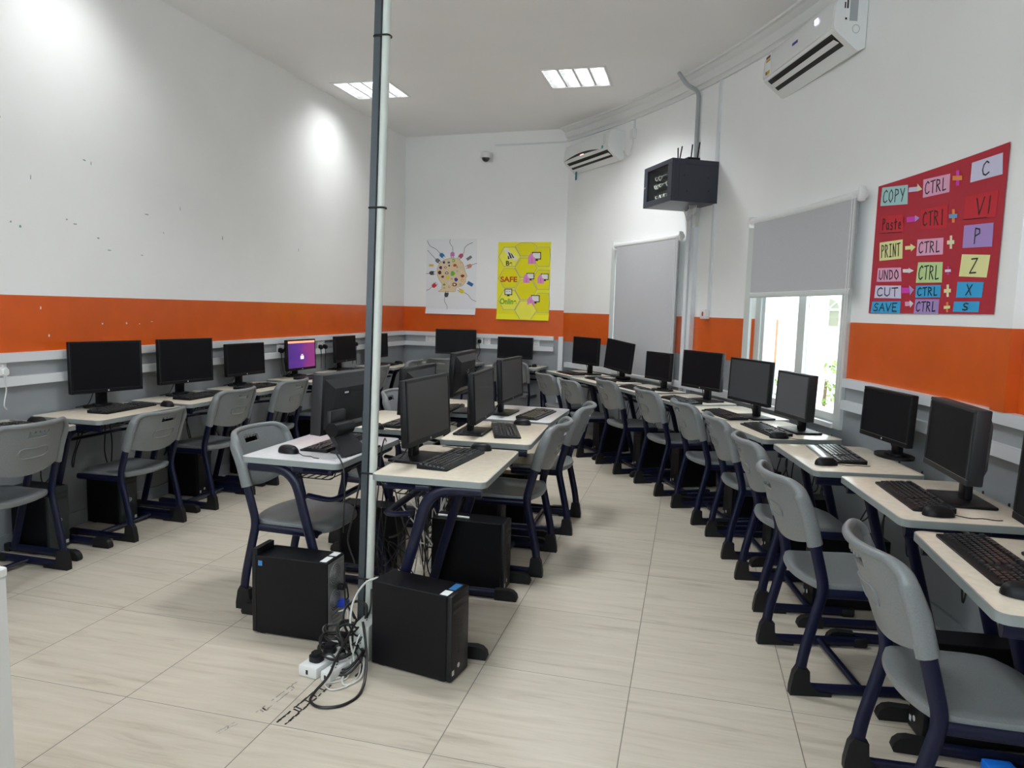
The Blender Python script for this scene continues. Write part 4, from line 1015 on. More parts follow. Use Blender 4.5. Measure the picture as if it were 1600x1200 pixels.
# air conditioners
def aircon(label, th0, w, z, style):
    T = wframe(th0, z)
    t = thing('air_conditioner', label, 'air conditioner', (0, 0, 0)); t.matrix_world = T; t['group'] = 'air conditioners on the curved wall'
    prof = [(.004, .02), (.004, .315), (.15, .318), (.185, .30), (.205, .26), (.212, .145), (.200, .112), (.065, .008), (.045, .0)]
    mb = MB(); mb.prism(prof, 0, w, 'y'); b = mb.build('body', M['ac'], t, smooth=25)
    mb = MB(); e = [(.186, .308), (.2085, .262), (.2155, .128), (.2045, .128), (.20, .26), (.18, .298)]; mb.prism(e, .012, w-.012, 'y'); fp = mb.build('front_panel', M['ac'], t, smooth=25)
    # outlet: dark slot in the sloping underside with a swing vane
    def slope(u): return (.200+(.065-.200)*u, .112+(.008-.112)*u)
    nrm = Vector((.61, -.79))
    def q(u, o): a = slope(u); return (a[0]+nrm.x*o, a[1]+nrm.y*o)
    mb = MB(); mb.prism([q(.05, .0008), q(.66, .0008), q(.66, -.01), q(.05, -.01)], .05, w-.05, 'y'); mb.build('air_outlet', M['dark'], t, smooth=0)
    mb = MB(); mb.prism([q(.24, .014), q(.46, .004), q(.46, .008), q(.24, .018)], .055, w-.055, 'y'); mb.build('swing_vane', M['ac'], t, smooth=0)
    if style == 1:
        mb = MB(); lo = []; up = []
        for k in range(13):
            s = k/12; y = .20+(w-.22)*s; zb = .075+.012*math.sin(PI*s); lo.append((y, zb+.022)); up.append((y, zb+.022+.026*math.sin(PI*s)**.8+.002))
        X = .2165; pts = lo+up[::-1]; n = len(pts)
        mb.prism([(y, z_+.035) for y, z_ in pts], X-.006, X, 'x'); mb.build('dark_trim_band', M['dark'], t, smooth=0)
        mb = MB(); mb.rbox(X-.003, X+.001, w*.52, w*.60, .137, .149, .001, 1); mb.build('display', M['led_red'], t)
        mb = MB(); mb.prism(circ(.115, .145, .018, 16), X-.001, X+.0006, 'x'); mb.build('sticker', colmat('teal_sticker', 40, 150, 165), t, smooth=0, label='round teal sticker')
        mb = MB(); o = rrect(.065, .095, .17, .275, .01, 3)
        for k in range(len(o)): pass
        mb.tube([(X, y, z_) for y, z_ in o], .0015, n=4, closed=True); mb.build('panel_outline', M['pvc_grey'], t)
        mb = MB(); mb.box(.10, .104, w*.86, w*.90, -.085, .012); mb.build('hanging_tag', colmat('blue_tag', 60, 130, 160), t, smooth=0, label='blue strip hanging from the outlet')
    else:
        X = .2155
        mb = MB(); mb.box(X-.002, X+.0006, w*.46, w*.535, .205, .222); mb.build('logo_print', colmat('blue_print', 60, 70, 150), t, smooth=0)
        mb = MB()
        for k in range(2):
            y = w*.235-k*.022
            for (a, b_, c, d_) in ((0, .014, .0, .003), (0, .014, .014, .017), (0, .014, .028, .031), (0, .003, 0, .03), (.011, .014, 0, .03)): mb.box(X-.002, X+.0008, y-b_, y-a, .225+c, .225+d_)
        mb.build('display', M['led'], t, smooth=0)
        mb = MB(); mb.box(X-.002, X+.0005, w*.86, w*.96, .135, .275); st = mb.build('sticker', M['label_white'], t, smooth=0, label='white energy sticker')
        for k, (c, z0_, z1_) in enumerate((((120, 60, 70), .25, .268), ((190, 160, 60), .228, .246), ((200, 180, 60), .14, .165))):
            mb = MB(); mb.box(X, X+.0009, w*.875, w*.945, z0_, z1_); mb.build('sticker_print', colmat('print_%d' % k, *c), st, smooth=0)
        mb = MB(); mb.box(X, X+.0009, w*.92, w*.945, .14, .165); mb.build('sticker_print', colmat('print_purple', 110, 50, 110), st, smooth=0)
        # rating label and round latch on the near end
        mb = MB(); mb.box(.065, .115, -.0008, 0, .17, .31); mb.build('rating_label', M['pvc_grey'], t, smooth=0)
        mb = MB(); mb.box(.125, .135, -.0008, 0, .24, .31); mb.box(.142, .150, -.0008, 0, .24, .275); mb.box(.130, .142, -.0008, 0, .175, .187)
        mb.build('rating_text', M['dark'], t, smooth=0)
        mb = MB(); mb.tube([(.07+.022*math.cos(a), -.001, .125+.024*math.sin(a)) for a in [2*PI*k/20 for k in range(20)]], .0015, n=4, closed=True); mb.build('latch', M['pvc_grey'], t)
    return t
aircon('white air conditioner with black curved band by the back corner', 38.65, 1.0, 3.125, 1)
aircon('white air conditioner with lit digits and stickers above the bright window', 18.25, 1.0, 3.075, 2)
# isolator switch box and its white flex beside the far unit
T = wframe(37.6, 3.37)
t = thing('isolator_switch', 'small white switch box with looped flex beside the far air conditioner', 'switch', (0, 0, 0)); t.matrix_world = T
mb = MB(); mb.rbox(0, .045, -.035, .035, -.05, .05, .005, 2); mb.build('housing', M['plastic_white'], t)
mb = MB(); mb.tube(catmull([(.02, 0, -.05), (.025, .0, -.13), (.025, .05, -.22), (.03, .11, -.20), (.03, .16, -.15)], 6), .007, n=7); mb.build('flex', M['plastic_white'], t)
mb = MB(); mb.box(0, .015, -.008, .008, .05, .18); mb.build('feed_trunking', M['pvc'], t, smooth=0)

# network rack
T = wframe(28.95, 2.44)
t = thing('network_cabinet', 'dark slate wall rack with glass door and cables inside', 'rack', (0, 0, 0)); t.matrix_world = T
D, W, H = .43, .55, .36
mb = MB()
mb.box(0, D, 0, .012, 0, H); mb.box(0, D, W-.012, W, 0, H); mb.box(0, D, .012, W-.012, 0, .012); mb.box(0, D, .012, W-.012, H-.012, H); mb.box(0, .012, .012, W-.012, .012, H-.012)
mb.build('shell', M['rack'], t, smooth=0)
mb = MB()
for a in ((0, W, 0, .05), (0, W, H-.04, H), (0, .075, .05, H-.04), (W-.07, W, .05, H-.04)): mb.rbox(D, D+.018, a[0], a[1], a[2], a[3], .002, 1)
dr = mb.build('door', M['rack'], t)
mb = MB(); mb.box(D+.006, D+.009, .07, W-.065, .045, H-.035); mb.build('door_glass', M['glass'], dr, smooth=0)
mb = MB(); mb.tube([(D+.018, W-.03, H*.5), (D+.024, W-.03, H*.5)], .009, n=12); mb.build('lock', M['silver'], dr)
mb = MB()
for x_, z_ in ((.09, .10), (.30, .09), (.33, .22), (.10, .21)): mb.tube([(x_, .0005, z_), (x_, -.004, z_)], .008, n=10)
mb.box(.02, D-.10, -.001, 0, H-.045, H-.042); mb.box(D-.055, D-.052, -.001, 0, .03, H-.03)
mb.build('side_panel_fixing', M['dark'], t, smooth=30)
mb = MB()
for z_ in (.09, .18, .25): mb.rbox(.12, .36, .04, W-.04, z_, z_+.042, .003, 1)
sw = mb.build('network_switch', M['black2'], t)
random.seed(21); mb = MB()
for k in range(12):
    z_ = random.choice((.10, .20, .27)); y_ = random.uniform(.10, W-.16)
    mb.tube(catmull([(.362, y_, z_), (.40, y_+.01, z_-.015), (.405, y_+.05, z_-.035-.02*random.random()), (.40, y_+.09, z_-.01), (.362, y_+.11, z_)], 5), .004, n=6)
mb.build('patch_lead', M['cable_white'], t)
for k, (a, tl) in enumerate(((.21, -.01), (.255, .02), (.115, -.012), (.06, -.02))):
    pass
rt = thing('wifi_router', 'router with four black aerials on top of the wall rack', 'router', (0, 0, 0)); rt.matrix_world = T @ Matrix.Translation((.22, .16, H+.0005))
mb = MB(); mb.rbox(-.06, .06, -.12, .14, 0, .028, .006, 2); mb.build('router_body', M['black'], rt)
for y_, tl, x_ in ((.12, .012, .03), (.10, -.045, .03), (-.02, -.02, -.02), (-.10, -.03, -.04)):
    mb = MB(); mb.tube([(x_, y_, .02), (x_, y_+tl, .155)], .006, n=8); mb.build('aerial', M['black'], rt)
cable_pts = [(.20, .02, 0), (.19, .0, -.06), (.05, -.02, -.10), (.05, .02, -.03)]
mb = MB()
for k in range(5):
    mb.tube(catmull([T @ Vector((.12+.012*k, .14+.01*k, -.001)), T @ Vector((.11+.01*k, .16, -.05-.008*k)), T @ Vector((.052, .20+.02*k, -.06)), T @ Vector((.052, .22+.02*k, -.18))], 6), .004, n=6)
tag(mb.build('cable_bundle', M['cable_white']), 'white cables dropping from under the wall rack into the risers', 'cables')
mb = MB(); mb.tube(catmull([T @ Vector((.10, .30, -.001)), T @ Vector((.07, .33, -.07)), T @ Vector((.06, .40, -.11)), T @ Vector((.06, .44, -.06)), T @ Vector((.08, .45, -.001))], 6), .004, n=6)
tag(mb.build('cable', M['cable_white']), 'white cable loop hanging below the wall rack', 'cable')

# dome camera on the back wall
t = thing('dome_camera', 'white dome security camera with black eye high on the back wall', 'camera', (0, 0, 0)); t.matrix_world = BWM @ Matrix.Translation((bw(-.074, 3.4)[0], 0, bw(-.074, 3.40)[1]))
mb = MB(); mb.rbox(-.05, .05, -.03, 0, -.05, .07, .006, 2); mb.build('bracket', M['plastic_white'], t); mb = MB(); mb.rbox(-.022, .022, -.12, -.025, .02, .055, .008, 2); mb.build('bracket_arm', M['plastic_white'], t)
mb = MB(); mb.lathe([(0, .055), (.05, .055), (.068, .04), (.07, .0), (.062, -.02), (0, -.02)], 24, T=Matrix.Translation((0, -.125, 0))); mb.build('housing', M['plastic_white'], t, smooth=40)
mb = MB(); mb.lathe([(.05, -.02)]+[(.05*math.cos(a), -.02-.05*math.sin(a)) for a in [PI/2*k/8 for k in range(1, 9)]], 24, T=Matrix.Translation((0, -.125, 0))); mb.build('dome', M['rackglass'], t, smooth=60)

# ---------------------------------------------------------------- posters
import numpy as np
def homog(src, dst):
    A = []
    for (x, y), (u, v) in zip(src, dst):
        A += [[x, y, 1, 0, 0, 0, -u*x, -u*y], [0, 0, 0, x, y, 1, -v*x, -v*y]]
    h = np.linalg.solve(np.array(A, float), np.array([c for d in dst for c in d], float))
    return lambda x, y: ((h[0]*x+h[1]*y+h[2])/(h[6]*x+h[7]*y+1), (h[3]*x+h[4]*y+h[5])/(h[6]*x+h[7]*y+1))
GL = {'C': [[(.9, .15), (.6, 0), (.2, .2), (.05, .55), (.2, .9), (.55, 1), (.95, .85)]], 'T': [[(.0, .05), (1, 0)], [(.5, .02), (.48, 1)]], 'R': [[(.1, 1), (.1, 0), (.7, .1), (.75, .35), (.15, .5)], [(.3, .5), (.9, 1)]],
      'L': [[(.2, 0), (.2, 1), (.85, .95)]], 'O': [[(.5, 0), (.1, .3), (.1, .75), (.5, 1), (.9, .7), (.85, .25), (.5, 0)]], 'P': [[(.15, 1), (.2, 0), (.8, .08), (.85, .35), (.2, .52)]], 'Y': [[(.05, 0), (.5, .5)], [(.95, 0), (.35, 1)]],
      'V': [[(.0, 0), (.5, 1), (1, 0)]], 'I': [[(.2, 0), (.8, 0)], [(.5, 0), (.5, 1)], [(.2, 1), (.8, 1)]], 'N': [[(.1, 1), (.1, 0), (.85, 1), (.9, 0)]], 'U': [[(.05, 0), (.1, .8), (.5, 1), (.85, .8), (.95, 0)]], 'D': [[(.1, 0), (.1, 1), (.7, .85), (.9, .5), (.65, .1), (.05, 0)]],
      'X': [[(.1, 0), (.9, 1)], [(.95, 0), (.05, 1)]], 'S': [[(.9, .1), (.5, 0), (.15, .2), (.3, .45), (.8, .6), (.85, .85), (.45, 1), (.05, .9)]], 'A': [[(.0, 1), (.5, 0), (1, 1)], [(.2, .6), (.8, .6)]], 'E': [[(.9, 0), (.1, 0), (.1, 1), (.9, 1)], [(.1, .5), (.75, .48)]], 'Z': [[(.05, .05), (.95, 0), (.05, 1), (1, .95)]],
      'a': [[(.8, .45), (.3, .4), (.1, .75), (.4, 1), (.8, .8), (.8, .45), (.9, 1)]], 's': [[(.85, .45), (.4, .4), (.25, .6), (.8, .75), (.7, 1), (.1, .95)]], 't': [[(.5, .1), (.45, 1)], [(.1, .4), (.9, .35)]], 'e': [[(.15, .7), (.85, .65), (.6, .4), (.2, .5), (.2, .9), (.8, .95)]], '|': [[(.5, 0), (.5, 1)]], '_': [[(0, 1), (1, 1)]]}
def poster_ctx(place):
    # place(u, v, off): u to the viewer's right, v down, off towards the viewer
    class P_: pass
    p = P_()
    def patch(mb, poly, off, th=.0006, div=1, mi=0):
        n = len(poly); f = [place(u, v, off) for u, v in poly]; b = [place(u, v, off-th) for u, v in poly]
        mb.add(f+b, [list(range(n))]+[list(range(n, 2*n))[::-1]]+[(i, i+n, (i+1) % n+n, (i+1) % n) for i in range(n)], mi)
    def stroke(mb, pts, off, w, asp, th=.0004):
        # a pen stroke: quads of width w (in u units; asp = width/height of the sheet)
        for a, b in zip(pts[:-1], pts[1:]):
            d = Vector((b[0]-a[0], (b[1]-a[1])/asp)); L_ = d.length
            if L_ < 1e-6: continue
            d /= L_; s = Vector((-d.y, d.x))*w/2; e = d*w*.35
            q = [(a[0]-e.x+s.x, a[1]+(-e.y+s.y)*asp), (a[0]-e.x-s.x, a[1]+(-e.y-s.y)*asp), (b[0]+e.x-s.x, b[1]+(e.y-s.y)*asp), (b[0]+e.x+s.x, b[1]+(e.y+s.y)*asp)]
            patch(mb, q, off, th)
    p.patch, p.stroke = patch, stroke
    return p

# red keyboard-shortcut poster on the curved wall
TA, TB2, ZA, ZB = 16.75, 10.62, 2.232, 1.504
PW = (TA-TB2)/DEG; asp = PW/(ZA-ZB)
t = thing('shortcut_poster', 'large red handmade poster of keyboard shortcuts on coloured cards', 'poster', wp((TA+TB2)/2, 1.87)); inv = Matrix.Translation(-wp((TA+TB2)/2, 1.87))
def wave(u, v): return .004
place = lambda u, v, off: inv @ wp(TA+(TB2-TA)*u, ZA+(ZB-ZA)*v, .003+wave(u, v)+off)
pc = poster_ctx(place); HM = homog([(215, 345), (957, 85), (905, 1083), (122, 1083)], [(0, 0), (1, 0), (1, 1), (0, 1)])
mb = MB(); nu, nv = 16, 10; vs = []; fs = []
for sgn, off in ((0, 0), (1, -.0012)):
    for i in range(nu+1):
        for j in range(nv+1): vs.append(place(i/nu, j/nv, off))
N_ = (nu+1)*(nv+1)
for i in range(nu):
    for j in range(nv):
        a = i*(nv+1)+j; fs.append((a, a+1, a+nv+2, a+nv+1)); fs.append((a+N_, a+nv+1+N_, a+nv+2+N_, a+1+N_))
bd = [(i, 0) for i in range(nu)]+[(nu, j) for j in range(nv)]+[(i, nv) for i in range(nu, 0, -1)]+[(0, j) for j in range(nv, 0, -1)]
ix = [i*(nv+1)+j for i, j in bd]
for k in range(len(ix)): a, b = ix[k], ix[(k+1) % len(ix)]; fs.append((a, b, b+N_, a+N_))
mb.add(vs, fs); mb.build('red_sheet', colmat('red_card', 178, 32, 52, .6), t, smooth=60)
CL = {'teal': (168, 208, 208), 'pink': (226, 165, 195), 'lav': (206, 203, 228), 'red': (196, 40, 54), 'yel': (228, 226, 160), 'purple': (168, 140, 200), 'green': (190, 216, 150), 'blue': (52, 165, 218), 'white': (225, 222, 228), 'mag': (206, 62, 180), 'orange': (228, 140, 70), 'lilac': (178, 150, 205), 'blue2': (105, 160, 205), 'cream': (226, 224, 190)}
CLM = {}
def cm(k):
    if k not in CLM: CLM[k] = colmat('card_'+k, *CL[k])
    return CLM[k]
ink = mat('black_marker', (.012, .011, .012), .5)
CARDS = [([(235, 350), (370, 330), (365, 435), (220, 450)], 'teal', 'COPY'), ([(455, 300), (607, 263), (602, 362), (450, 398)], 'pink', 'CTRL'), ([(733, 202), (918, 142), (922, 255), (725, 307)], 'lav', ' C '),
         ([(222, 505), (345, 490), (338, 590), (212, 600)], 'red', 'Paste'), ([(440, 462), (595, 430), (590, 562), (435, 572)], 'red', 'CTR|'), ([(700, 385), (905, 340), (890, 492), (690, 512)], 'red', ' V|'),
         ([(207, 655), (333, 633), (327, 745), (200, 762)], 'yel', 'PRINT'), ([(417, 632), (570, 617), (566, 715), (408, 728)], 'pink', 'CTRL'), ([(695, 545), (880, 523), (877, 662), (687, 675)], 'purple', ' P '),
         ([(190, 805), (318, 798), (318, 882), (178, 888)], 'pink', 'UNDO'), ([(418, 765), (566, 760), (560, 885), (402, 890)], 'green', 'CTRL'), ([(685, 712), (868, 712), (850, 850), (668, 846)], 'yel', ' Z '),
         ([(172, 910), (315, 908), (312, 988), (160, 987)], 'lav', 'CUT'), ([(403, 907), (555, 900), (550, 978), (398, 982)], 'blue', 'CTRL'), ([(660, 880), (833, 878), (822, 975), (652, 978)], 'blue', ' X '),
         ([(148, 1010), (310, 1005), (303, 1082), (135, 1080)], 'blue', 'SAVE'), ([(398, 992), (545, 990), (538, 1083), (385, 1083)], 'purple', 'CTRL'), ([(640, 1003), (810, 1000), (803, 1070), (633, 1068)], 'blue', ' S ')]
for poly, c, txt in CARDS:
    mb = MB(); uv = [HM(*p) for p in poly]; pc.patch(mb, uv, .0016); card = mb.build('card', cm(c), t, smooth=0)
    mb = MB(); n = len(txt); bil = lambda x, y: tuple((uv[0][k]*(1-x)+uv[1][k]*x)*(1-y)+(uv[3][k]*(1-x)+uv[2][k]*x)*y for k in (0, 1))
    for i, ch in enumerate(txt):
        if ch == ' ': continue
        cell = .86/n; x0_ = .07+cell*i
        for st in GL[ch]: pc.stroke(mb, [bil(x0_+cell*(.08+.80*px), .17+.66*py) for px, py in st], .0036, .006, asp)
    if txt == 'Paste': pc.stroke(mb, [bil(-.02, 1.02), bil(.95, 1.0)], .0036, .003, asp); pc.stroke(mb, [bil(1.0, .15), bil(1.0, .5)], .0036, .004, asp)
    if txt == ' V|': pc.stroke(mb, [bil(.0, 1.0), bil(.75, .98)], .0036, .003, asp)
    mb.build('lettering', ink, card, smooth=0)
ARR = [([(375, 345), (425, 338), (425, 362), (372, 370)], 'lav', [(422, 322), (448, 352), (420, 364)], 'cream'), ([(358, 507), (405, 500), (405, 530), (358, 536)], 'mag', [(405, 495), (432, 508), (405, 530)], 'lilac'),
       ([(345, 672), (378, 668), (378, 690), (345, 693)], 'yel', [(376, 657), (405, 675), (378, 702)], 'yel'), ([(328, 808), (365, 806), (365, 828), (328, 828)], 'white', [(362, 800), (392, 816), (362, 832)], 'white'),
       ([(318, 920), (362, 920), (362, 953), (318, 955)], 'mag', [(362, 905), (390, 932), (366, 966)], 'lilac'), ([(335, 1008), (365, 1006), (365, 1034), (335, 1036)], 'pink', [(363, 998), (386, 1018), (365, 1045)], 'white')]
for a, c1, b, c2 in ARR:
    mb = MB(); pc.patch(mb, [HM(*p) for p in a], .0016); ar = mb.build('arrow', cm(c1), t, smooth=0)
    mb = MB(); pc.patch(mb, [HM(*p) for p in b], .0018); mb.build('arrow_head', cm(c2), ar, smooth=0)
for (x, y, w_, h_, cv, ch_) in ((650, 285, 28, 40, 'mag', 'orange'), (628, 493, 25, 37, 'orange', 'blue2'), (615, 643, 22, 38, 'cream', 'cream'), (600, 812, 18, 26, 'mag', 'white'), (598, 936, 22, 38, 'cream', 'yel'), (596, 1040, 20, 32, 'orange', 'yel')):
    mb = MB(); pc.patch(mb, [HM(x-w_*.32, y-h_), HM(x+w_*.32, y-h_*1.05), HM(x+w_*.32, y+h_), HM(x-w_*.32, y+h_)], .0016); pl = mb.build('plus_sign', cm(cv), t, smooth=0)
    mb = MB(); pc.patch(mb, [HM(x-w_, y-h_*.25), HM(x+w_, y-h_*.35), HM(x+w_, y+h_*.25), HM(x-w_, y+h_*.35)], .0030); mb.build('plus_bar', cm(ch_), pl, smooth=0)

# two printed posters on the back wall
def flat_poster(name, label, x0, x1, z0, z1, sheet):
    (x0, z0), (x1, z1) = bw(x0, z0), bw(x1, z1)
    t = thing(name, label, 'poster', (0, 0, 0)); cx, cz = (x0+x1)/2, (z0+z1)/2; t.matrix_world = BWM @ Matrix.Translation((cx, -.001, cz))
    curl = lambda v: .003+.020*max(0, (v-.9)/.1)**2
    place = lambda u, v, off: Vector((x0+(x1-x0)*u-cx, -curl(v)-off, z1+(z0-z1)*v-cz))
    mb = MB(); n = 14; vs = []
    for off in (0, -.0008):
        for j in range(n+1): v = j/n if j < 9 else .642857+(.357143)*(j-9)/(n-9); vs += [place(0, v, off), place(1, v, off)]
    fs = []; K = 2*(n+1)
    for j in range(n):
        a = 2*j; fs += [(a, a+2, a+3, a+1), (a+K, a+1+K, a+3+K, a+2+K), (a, a+K, a+2+K, a+2), (a+1, a+3, a+3+K, a+1+K)]
    fs += [(0, 1, 1+K, K), (K-2, 2*K-2, 2*K-1, K-1)]
    mb.add(vs, fs); mb.build('sheet', sheet, t, smooth=0)
    return t, poster_ctx(place), (x1-x0)/(z1-z0)
def shape(t, pc, HM, poly, col, off, name, parent=None):
    mb = MB(); pc.patch(mb, [HM(*p) for p in poly], off); return mb.build(name, col, parent or t, smooth=0)
inkp = mat('black_print', (.02, .02, .02), .6)
t, pc, asp = flat_poster('idea_poster', 'white poster of a head full of icons ringed by plugs on the back wall', -.912, -.212, 1.385, 2.378, colmat('white_poster_paper', 232, 233, 236))
HM = homog([(165, 133), (675, 143), (665, 912), (165, 900)], [(0, 0), (1, 0), (1, 1), (0, 1)])
head = [(290, 678), (325, 650), (330, 600), (300, 560), (278, 510), (275, 440), (300, 385), (350, 350), (420, 335), (490, 345), (535, 385), (552, 440), (560, 480), (580, 520), (562, 545), (565, 575), (545, 605), (520, 625), (475, 635), (460, 678)]
shape(t, pc, HM, head, colmat('pale_tan', 226, 205, 165), .0008, 'head_profile')
mb = MB(); pc.stroke(mb, [HM(*p) for p in head+head[:1]], .0014, .006, asp); mb.build('head_outline', colmat('tan_line', 190, 150, 90), t, smooth=0)
ICON = [(345, 378, 14, (40, 40, 110)), (393, 380, 15, (40, 110, 150)), (440, 362, 17, (120, 180, 60)), (515, 385, 13, (215, 190, 150)), (312, 432, 17, (60, 40, 110)), (360, 430, 15, (150, 60, 60)), (398, 412, 10, (30, 40, 90)), (455, 410, 20, (190, 80, 50)), (478, 428, 10, (170, 60, 40)), (515, 432, 17, (205, 200, 195)), (303, 482, 20, (80, 30, 30)), (375, 487, 20, (100, 80, 100)), (432, 493, 26, (110, 185, 70)), (480, 470, 15, (190, 190, 190)), (522, 478, 15, (215, 210, 170)), (333, 525, 17, (120, 40, 50)), (386, 530, 19, (230, 215, 60)), (425, 548, 10, (120, 120, 60)), (468, 556, 20, (60, 60, 150)), (533, 520, 21, (130, 40, 40)), (530, 562, 15, (225, 160, 70)), (350, 605, 15, (110, 160, 60)), (400, 590, 17, (220, 215, 205)), (453, 606, 26, (110, 45, 40)), (510, 606, 15, (190, 180, 190)), (350, 640, 10, (190, 160, 90)), (400, 630, 12, (200, 150, 90))]
for k, (x, y, r_, c) in enumerate(ICON):
    pl = [(x+r_*math.cos(2*PI*i/10+.3*k)*(.7 if (k+i) % 3 == 0 else 1), y+r_*math.sin(2*PI*i/10+.3*k)*(.75 if k % 2 else 1)) for i in range(10)]
    ic = shape(t, pc, HM, pl, colmat('icon_%d' % k, *c), .0014+.0002*(k % 2), 'icon')
    if k % 3 == 2: shape(t, pc, HM, [(x+r_*.5*math.cos(a), y+r_*.5*math.sin(a)) for a in (0.4, 2, 3.6, 5.2)], colmat('icon_in_%d' % k, 235, 230, 220), .0019, 'icon_centre', ic)
CORD = [([(170, 150), (200, 205), (260, 240), (305, 285)], (325, 308), 45, (30, 110, 160)), ([(175, 250), (215, 295), (260, 345)], (283, 362), 40, (110, 110, 115)), ([(405, 145), (402, 180), (430, 225), (432, 265)], (430, 300), 90, (200, 120, 180)), ([(632, 180), (580, 205), (550, 240), (545, 280), (525, 308)], (513, 318), 130, (190, 80, 110)),
        ([(675, 392), (640, 402), (612, 412)], (597, 422), 160, (200, 140, 120)), ([(165, 492), (200, 490)], (225, 486), 0, (70, 70, 75)), ([(168, 662), (195, 655), (218, 632)], (250, 612), -40, (200, 40, 60)), ([(670, 778), (625, 755), (590, 710), (550, 688)], (520, 672), 210, (228, 205, 40)), ([(372, 885), (382, 830), (355, 775), (358, 725)], (374, 705), -80, (60, 65, 75))]
for cord, (x, y), ang, c in CORD:
    mb = MB(); pts = catmull([(p[0], p[1], 0) for p in cord], 5); pc.stroke(mb, [HM(p.x, p.y) for p in pts], .0010, .007, asp); cd = mb.build('drawn_cord', inkp, t, smooth=0)
    ca, sa = math.cos(R(ang)), math.sin(R(ang)); P2 = lambda a, b: (x+a*ca-b*sa, y+a*sa+b*ca); q = 1.35
    shape(t, pc, HM, [P2(a*q, b*q) for a, b in ((-22, -5), (-12, -15), (12, -15), (12, 15), (-12, 15), (-22, 5))], colmat('plug_c%d_%d' % (x, y), *c), .0014, 'drawn_plug', cd)
    mb = MB()
    for s in (-8, 8): pc.stroke(mb, [HM(*P2(12*q, s*q)), HM(*P2(24*q, s*q))], .0014, .008, asp)
    mb.build('plug_pin', inkp, cd, smooth=0)
for (x, y, w_, h_, a, c) in ((215, 407, 24, 12, 5, (220, 190, 90)), (598, 338, 28, 14, -35, (120, 120, 130)), (610, 600, 30, 17, 30, (40, 100, 160))):
    ca, sa = math.cos(R(a)), math.sin(R(a)); shape(t, pc, HM, [(x+p*ca-q*sa, y+p*sa+q*ca) for p, q in ((-w_, -h_), (w_, -h_), (w_, h_), (-w_, h_))], colmat('stick_%d' % x, *c), .0012, 'drawn_memory_stick')

t, pc, asp = flat_poster('safety_poster', 'yellow honeycomb poster reading Be SAFE Online on the back wall', .078, .778, 1.338, 2.34, colmat('yellow_poster_paper', 238, 230, 30))
HM = homog([(890, 183), (1412, 183), (1395, 965), (878, 960)], [(0, 0), (1, 0), (1, 1), (0, 1)])
hexl = colmat('pale_line', 170, 170, 140); yel2 = colmat('light_yellow', 242, 236, 80); ydk = colmat('deep_yellow', 232, 222, 8)
for cx_, cy_, m_ in ((1003, 330, yel2), (1003, 545, ydk), (1003, 765, yel2), (1168, 225, ydk), (1168, 440, ydk), (1168, 660, ydk), (1168, 870, yel2), (1340, 330, ydk), (1340, 560, ydk), (1340, 790, ydk)):
    hx = [(cx_+108*math.cos(R(60*k)), cy_+112*math.sin(R(60*k))) for k in range(6)]; hx = [(min(1402, max(885, p[0])), min(955, max(190, p[1]))) for p in hx]
    shape(t, pc, HM, hx, m_, .0006, 'hexagon')
    mb = MB(); pc.stroke(mb, [HM(*p) for p in hx+hx[:1]], .0010, .010, asp); mb.build('hexagon_outline', hexl, t, smooth=0)
def textmesh(txt, px_, col, off, parent, bold=.0):
    # px_ = left, right, top, bottom in poster picture units
    cu = bpy.data.curves.new('txt', 'FONT'); cu.body = txt; cu.extrude = .0; cu.offset = bold; ob = bpy.data.objects.new('tmp', cu); COL.objects.link(ob)
    dg = bpy.context.evaluated_depsgraph_get(); me = bpy.data.meshes.new_from_object(ob.evaluated_get(dg)); bpy.data.objects.remove(ob)
    xs_ = [v.co.x for v in me.vertices]; ys_ = [v.co.y for v in me.vertices]
    a, b, c, d = px_; mb = MB()
    def pt(v):
        x = a+(v.co.x-min(xs_))/(max(xs_)-min(xs_))*(b-a); y = d-(v.co.y-min(ys_))/(max(ys_)-min(ys_))*(d-c); return HM(x, y)
    uv = [pt(v) for v in me.vertices]
    for f in me.polygons: pc.patch(mb, [uv[i] for i in f.vertices], off, .0003)
    bpy.data.meshes.remove(me); return mb.build('lettering', col, parent, smooth=0)
textmesh('Be', (968, 1032, 372, 420), inkp, .0016, t, .03); textmesh('SAFE', (915, 1082, 530, 585), colmat('red_print', 190, 70, 30), .0016, t, .03); textmesh('Online', (910, 1075, 750, 808), colmat('green_print', 110, 170, 20), .0016, t, .03)
wht = colmat('white_print', 225, 225, 220); pnk = colmat('pink_print', 225, 140, 200); blk = inkp
